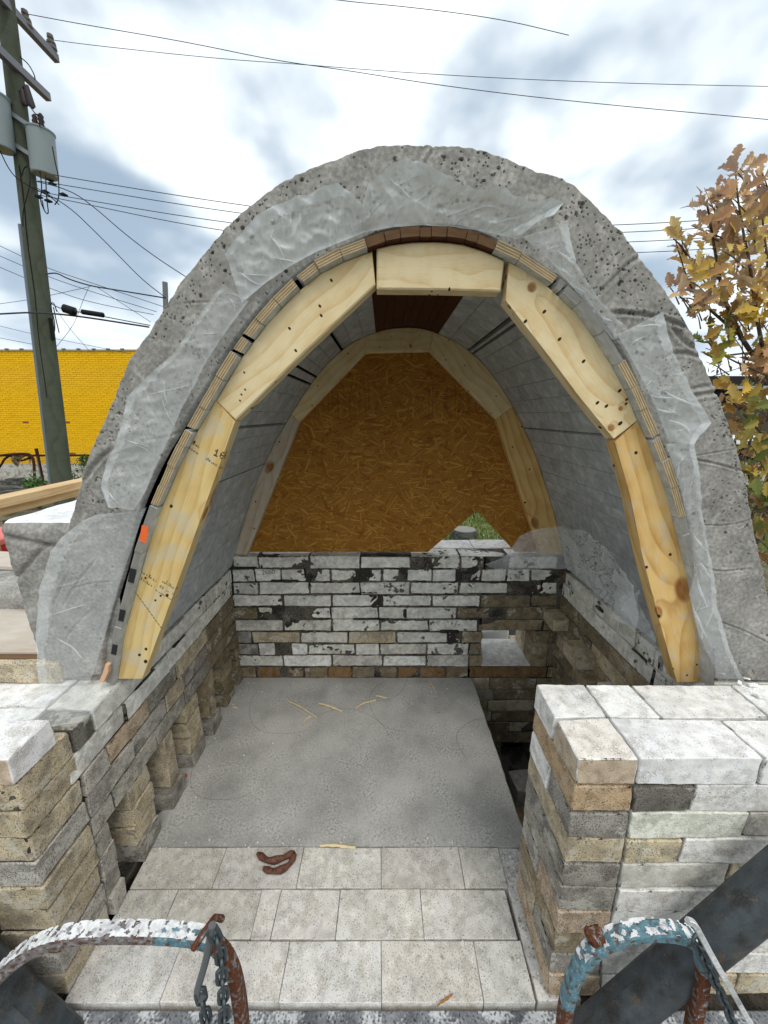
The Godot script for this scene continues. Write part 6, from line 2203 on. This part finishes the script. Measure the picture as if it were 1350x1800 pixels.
func build_right_far() -> void:
	var b := thing("low_dark_building", "low building with dark roof far behind the autumn tree", "building", Vector3(22.0, 0, -26.0))
	put("wall", box_mesh(Vector3(14.0, 3.0, 5.0), 0.02), plain(Color(0.30, 0.27, 0.25)), b, Vector3(0, 1.5, 0))
	put("roof", box_mesh(Vector3(15.0, 0.5, 6.0), 0.03), plain(Color(0.16, 0.14, 0.14)), b, Vector3(0, 4.15, 0))
	put("fascia", box_mesh(Vector3(15.05, 0.16, 6.05), 0.01), plain(Color(0.62, 0.63, 0.65)), b, Vector3(0, 3.80, 0))
	put("window", box_mesh(Vector3(2.4, 0.6, 0.1), 0.01), M.black, b, Vector3(-3.0, 3.3, 2.52))
	wire("thick black cable behind the autumn leaves at right", [[1250, 628], [1300, 622], [1370, 614]], -6.5, 0.02)
	wire("thin black wire behind the autumn leaves at right", [[1250, 662], [1290, 650], [1370, 625]], -6.5, 0.009)
	var v := thing("white_parked_van", "white van far behind the autumn leaves, mostly hidden", "van", Vector3(9.6, 0, -10.5))
	put("body", box_mesh(Vector3(3.4, 1.35, 1.8), 0.18), plain(Color(0.80, 0.81, 0.82), 0.4), v, Vector3(0, 1.1, 0))
	put("window", box_mesh(Vector3(1.2, 0.42, 0.05), 0.02), plain(Color(0.07, 0.08, 0.09), 0.15), v, Vector3(-0.9, 1.42, 0.9))
	for x in [-1.05, 1.05]:
		var mb := MB.new()
		tube(mb, [Vector3(x, 0.33, 0.78), Vector3(x, 0.33, 0.93)], 0.33, 20)
		put("wheel", mb.done(), M.black, v)
	for s in [[6.6, -7.0, 1.5, 900, "brown and green thicket right of the kiln behind the oak"], [8.2, -8.6, 1.9, 700, "taller brown thicket further back on the right"]]:
		var h := thing("thicket", s[4], "bush", Vector3(s[0], 0, s[1]))
		var st := MB.new()
		for k in 14: tube(st, [Vector3(k * 0.14 - 1.0, 0, 0), Vector3(k * 0.16 - 1.1, s[2] * 0.6, 0.2 * sin(k)), Vector3(k * 0.19 - 1.3, s[2] * 1.2, 0.3 * sin(k * 2.0))], [0.03, 0.02, 0.006], 5)
		put("stem", st.done(), M.bark, h)
		leaf_cloud("leaves", h, Vector3(0, s[2] * 0.75, 0), s[2] * 1.1, s[3], 0.13, [Color(0.10, 0.12, 0.03), Color(0.26, 0.20, 0.06), Color(0.18, 0.10, 0.05), Color(0.34, 0.27, 0.08)], int(s[3]), Vector3(1.3, 0.8, 0.8))

# ------------------------------------------------------------------ foreground: handles, chains, steel
func link_chain(label: String, pts: Array, z: float, m: Material) -> void:
	var c := thing("chain", label, "chain", Vector3.ZERO, "chains hanging from the handles")
	var line := resample(smooth_line(pzs(pts, z), 2), 60)
	var L := 0.0
	for i in range(1, 60): L += (line[i] - line[i - 1]).length()
	var pitch := 0.024
	var n := int(L / pitch)
	var even := resample(line, n + 1)
	for k in n:
		var a: Vector3 = even[k]
		var b: Vector3 = even[k + 1]
		var t := (b - a).normalized()
		var s := t.cross(Vector3.BACK).normalized()
		var side := (s * 0.85 + Vector3.BACK * 0.5).normalized() if k % 2 == 0 else (Vector3.BACK * 0.85 - s * 0.5).normalized()
		side = (side - t * side.dot(t)).normalized()
		var mid := (a + b) * 0.5
		var ring := []
		var h := pitch * 0.5 + 0.0045
		var w := 0.0072
		for i in 17:
			var an := TAU * i / 16.0
			var q := cos(an)
			var e := sin(an)
			var l := e * w + signf(e) * (h - w) if absf(e) > 0.25 else e / 0.25 * (0.25 * w + (h - w))
			ring.append(mid + t * l + side * (q * w))
		var mb := MB.new()
		tube(mb, ring, 0.0033, 6, Color.WHITE, false)
		put("link", mb.done(), m, c)

# plaster splashed on the upper side of a bar: a thin ragged skin of real flakes
func crust(path: Array, a: float, b: float, cover: float, sd: int) -> ArrayMesh:
	var f := FastNoiseLite.new(); f.seed = sd; f.frequency = 60.0; f.fractal_octaves = 5
	var L := 0.0
	for i in range(1, path.size()): L += (path[i] - path[i - 1]).length()
	var n := int(L / 0.002)
	var m := 15
	var p := resample(path, n)
	var mb := MB.new()
	var grid_i := []
	for i in n:
		var t: Vector3 = (p[mini(i + 1, n - 1)] - p[maxi(i - 1, 0)]).normalized()
		var up := Vector3.BACK.cross(t).normalized()
		if up.y < 0.0: up = -up
		for j in m:
			var q := j / float(m - 1) * 2.0 - 1.0
			var c: Vector3 = p[i] + Vector3.BACK * (q * b * 0.97)
			var k := f.get_noise_2d(i * 0.002, q * b) + cover
			mb.add(c + up * (a + 0.0002 + clampf(k, 0.0, 0.25) * 0.007), up, Vector2(i * 0.002, q * b))
			grid_i.append(k)
	for i in n - 1:
		for j in m - 1:
			var q := i * m + j
			if grid_i[q] + grid_i[q + 1] + grid_i[q + m] + grid_i[q + m + 1] > 0.0:
				mb.quad(q, q + 1, q + m + 1, q + m)
	return mb.done()

func build_foreground() -> void:
	var z := -0.50
	var h := thing("handle", "white splattered steel handle bar at lower left with a rusty right leg", "handle", Vector3.ZERO, "steel handles in the foreground")
	var left := smooth_line(pzs([[-50, 1860], [-44, 1790], [-20, 1735], [22, 1690], [75, 1656], [140, 1641], [240, 1639], [335, 1643], [378, 1656], [406, 1690], [420, 1745], [427, 1810], [430, 1880]], z), 2)
	var i0 := int(left.size() * 0.62)
	var mb := MB.new()
	bar(mb, left.slice(0, i0), Vector3.BACK, 0.0108, 0.0128)
	put("bar", mb.done(), M.paint_white, h)
	mb = MB.new()
	bar(mb, left.slice(i0 - 5, i0 + 2), Vector3.BACK, 0.0111, 0.0131)
	put("blue_paint_patch", mb.done(), M.paint_blue, h)
	put("plaster_crust", crust(left.slice(4, i0 + 1), 0.0111, 0.0128, 0.20, 5), M.plaster, h)
	mb = MB.new()
	bar(mb, left.slice(i0 - 1), Vector3.BACK, 0.0106, 0.0126)
	put("leg", mb.done(), M.rust, h)
	mb = MB.new()
	var c0: Vector3 = pz(362, 1640, z)
	tube(mb, [c0 + Vector3(-0.012, 0, 0.02), c0 + Vector3(0, 0.018, 0.015), c0 + Vector3(0.014, 0.02, -0.01), c0 + Vector3(0.02, 0.0, -0.02)], 0.006, 7)
	put("weld_ring", mb.done(), M.rust, h)

	var g := thing("handle", "worn blue steel handle bar at lower right with a rusty weld lump", "handle", Vector3.ZERO, "steel handles in the foreground")
	var right := smooth_line(pzs([[985, 1880], [990, 1800], [1000, 1738], [1022, 1690], [1060, 1656], [1110, 1638], [1165, 1635], [1205, 1643], [1230, 1662], [1238, 1692], [1230, 1740], [1218, 1800], [1205, 1880]], z), 2)
	var i1 := int(right.size() * 0.16)
	var i2 := int(right.size() * 0.74)
	mb = MB.new()
	bar(mb, right.slice(0, i1 + 1), Vector3.BACK, 0.0106, 0.0126)
	put("leg", mb.done(), M.rust, g)
	mb = MB.new()
	bar(mb, right.slice(i1, i2 + 1), Vector3.BACK, 0.0108, 0.0128)
	put("bar", mb.done(), M.paint_blue, g)
	put("plaster_crust", crust(right.slice(i1 + 6, i2), 0.0111, 0.0128, -0.04, 9), M.plaster, g)
	mb = MB.new()
	bar(mb, right.slice(i2), Vector3.BACK, 0.0106, 0.0126)
	put("leg", mb.done(), M.rust, g)
	mb = MB.new()
	rbox(mb, Vector3(0.034, 0.022, 0.03), pz(1042, 1648, z) + Vector3(0, 0.012, 0.004), Basis(Vector3(0, 0, 1), 0.5), 0.010, Vector3i(4, 3, 4), 0.012, 2.0, Vector2.ZERO, Color.WHITE, Vector3.ZERO, 0.002, 5)
	put("weld_lump", mb.done(), M.rust, g)

	# hooks and chains
	mb = MB.new()
	tube(mb, smooth_line(pzs([[373, 1626], [369, 1650], [362, 1690], [352, 1722], [345, 1748], [351, 1757], [357, 1750]], z + 0.035), 2), 0.0058, 8)
	var o := put("chain_hook", mb.done(), M.galv)
	tag(o, "straight grey steel hook hanging from the left handle", "hook")
	link_chain("short chain on the straight grey hook of the left handle", [[352, 1742], [356, 1765], [364, 1790], [372, 1860]], z + 0.035, M.chain)
	link_chain("longer chain looped over the bend of the left handle", [[372, 1634], [382, 1650], [390, 1678], [388, 1700], [392, 1740], [394, 1770], [396, 1870]], z + 0.036, M.chain)
	mb = MB.new()
	bar(mb, smooth_line(pzs([[1208, 1618], [1220, 1622], [1232, 1645], [1262, 1700], [1300, 1765], [1340, 1840]], z + 0.04), 2), Vector3.BACK, 0.0045, 0.004, 0.001)
	o = put("steel_strap", mb.done(), M.strap)
	tag(o, "pale steel strap slanting down from the right handle", "strap")
	link_chain("chain running beside the pale strap of the right handle", [[1222, 1650], [1240, 1690], [1258, 1728], [1276, 1765], [1300, 1830]], z + 0.025, M.chain)

	# slanting steel tubes in front of the piers
	var t := thing("steel_brace", "dark grey steel tube slanting up in front of the right pier", "brace")
	mb = MB.new()
	var a := pz(1000, 1855, -0.54)
	var b := pz(1480, 1458, -0.53)
	round_bar(mb, [a, a.lerp(b, 0.33), a.lerp(b, 0.66), b], Vector3.BACK, 0.038, 0.034, 3.4)
	put("tube", mb.done(), M.steel, t)
	var l := thing("steel_brace", "dark steel plate slanting down at the lower left corner", "brace")
	mb = MB.new()
	a = pz(-120, 1660, -0.54)
	b = pz(130, 1885, -0.54)
	bar(mb, [a, a.lerp(b, 0.5), b], Vector3.BACK, 0.070, 0.030, 0.008)
	put("plate", mb.done(), M.steel, l)

# ------------------------------------------------------------------ small things on the floor
func build_litter() -> void:
	var y := FLOOR + 0.003
	# bent clay coil
	var mb := MB.new()
	var pts := []
	for p in [[452, 1500], [458, 1504], [468, 1512], [480, 1513], [498, 1508], [511, 1501], [517, 1503], [514, 1513], [503, 1525], [488, 1531], [474, 1531], [463, 1526]]:
		var q := py(p[0], p[1], y + 0.008)
		pts.append(q)
	pts = resample(smooth_line(pts, 2), 40)
	var rad := []
	for i in 40: rad.append((0.0085 + 0.0015 * sin(i * 0.7) + n3.get_noise_1d(i * 9.0) * 0.001) * minf(1.0, 0.5 + minf(i, 39 - i) * 0.15))
	tube(mb, pts, rad, 12)
	var o := put("clay_coil", mb.done(), M.clay)
	tag(o, "bent reddish brown clay coil lying on the floor bricks", "clay coil")
	# wood splinters
	var sp := [[[505, 1232], [530, 1243], [557, 1260], "long curved splinter at the back left of the slab"], [[560, 1236], [580, 1241], [602, 1249], "wide flat splinter at the back of the slab"], [[625, 1245], [640, 1235], [661, 1229], "curved splinter pointing up right at the back of the slab"], [[661, 1223], [680, 1226], "short splinter near the back wall middle"], [[754, 1196], [767, 1216], "splinter near the edge of the pit at the back wall"], [[532, 1275], [538, 1262], [546, 1258], "small curled shaving below the long splinter"], [[562, 1486], [590, 1485], [625, 1488], "pale pointed splinter at the front edge of the slab"], [[768, 1767], [782, 1757], [796, 1745], "brown twig at the front edge of the floor"], [[408, 1243], [418, 1243], "tiny chip beside the left wall posts"]]
	for s in sp:
		var line := []
		for i in s.size() - 1: line.append(py(s[i][0], s[i][1], y + 0.004))
		line = resample(smooth_line(line, 2), 14)
		mb = MB.new()
		var w := 0.005 if s[-1].begins_with("wide") or s[-1].begins_with("pale") else 0.0026
		var P := []
		var U := []
		for j in 5:
			for i in 14:
				var f := i / 13.0
				var t: Vector3 = (line[mini(i + 1, 13)] - line[maxi(i - 1, 0)]).normalized()
				var sd := t.cross(Vector3.UP).normalized()
				var ww: float = w * (0.35 + 0.65 * sin(f * PI)) * (0.8 + 0.3 * sin(i * 1.7))
				var k: float = [-1.0, -0.8, 0.0, 0.8, 1.0][j]
				P.append(line[i] + sd * ww * k + Vector3(0, [-0.004, 0.0, 0.002, 0.0, -0.004][j] + 0.002 * sin(f * 5.0), 0)); U.append(Vector2(f * 0.3, j * 0.05))
		grid(mb, P, U, 14, 5, Vector3.UP)
		o = put("wood_splinter", mb.done(), M.splinter if not s[-1].begins_with("brown") else M.twig)
		tag(o, s[-1], "splinter", "wood splinters on the kiln floor")
	# orange leaf scrap
	mb = MB.new()
	var q := py(327, 1367, y + 0.002)
	var lf := put("fallen_leaf", leaf_mesh(3, false), plain(Color(0.72, 0.40, 0.16), 0.8), null, q)
	lf.scale = Vector3.ONE * 0.022
	lf.rotation = Vector3(-1.3, 0.4, 0.2)
	tag(lf, "tiny orange leaf scrap by the second flue slot", "leaf")
	# grit: crumbs of mortar and plaster along the joints
	var r := RandomNumberGenerator.new()
	r.seed = 64
	var cm := MB.new()
	rbox(cm, Vector3(1, 0.7, 0.9), Vector3.ZERO, Basis.IDENTITY, 0.25, Vector3i(1, 1, 1), 0.0, 1.0)
	var mm := MultiMesh.new()
	mm.transform_format = MultiMesh.TRANSFORM_3D
	mm.use_colors = true
	mm.mesh = cm.done()
	mm.instance_count = 900
	for i in 900:
		var p := Vector3(r.randf_range(-0.68, 0.40), 0, r.randf_range(-1.66, -0.62))
		var zone := r.randf()
		if zone < 0.35: p.z = -0.914 + r.randfn() * 0.018
		elif zone < 0.5: p.x = 0.36 + r.randfn() * 0.03; p.z = r.randf_range(-0.9, -0.62)
		elif zone < 0.62: p.x = XL + 0.02 + absf(r.randfn()) * 0.02
		elif zone < 0.7: p.z = ZB + 0.03 + absf(r.randfn()) * 0.03
		var s := 0.0012 + pow(r.randf(), 4.0) * 0.006
		if p.x > 0.42: p.x = 0.41
		p.y = FLOOR + s * 0.2 + 0.001
		mm.set_instance_transform(i, Transform3D(Basis.from_euler(Vector3(r.randf() * 3.0, r.randf() * 3.0, 0)).scaled(Vector3.ONE * s), p))
		mm.set_instance_color(i, Color(0.62, 0.61, 0.58) * r.randf_range(0.5, 1.25))
	var g := MultiMeshInstance3D.new()
	g.name = "grit"
	g.multimesh = mm
	var gm := plain(Color.WHITE, 0.9)
	gm.vertex_color_use_as_albedo = true
	g.material_override = gm
	add_child(g, true)
	tag(g, "crumbs of mortar and plaster scattered on the kiln floor", "grit", "", "stuff")
	# plaster flakes on the right wall top at the foot of the vault
	var names := ["largest white plaster flake by the right foot of the vault", "small white plaster flake by the strip of plastic", "white plaster crumb nearest the pier top joint", "grey mortar crumb against the vault's right foot"]
	var at := [[1322, 1204], [1300, 1200], [1330, 1222], [1312, 1193]]
	for i in 4:
		var p := py(at[i][0], at[i][1], FLOOR + 10 * CO + 0.004)
		mb = MB.new()
		rbox(mb, Vector3(0.024, 0.006, 0.012) * (1.0 - 0.15 * i), Vector3.ZERO, Basis(Vector3(0, 1, 0), i * 0.9), 0.003, Vector3i(3, 1, 2), 0.004, 2.0, Vector2.ZERO, Color.WHITE, p, 0.002, i)
		o = put("plaster_flake", mb.done(), M.dusty, null, p)
		tag(o, names[i], "flake", "plaster flakes on the right wall top")
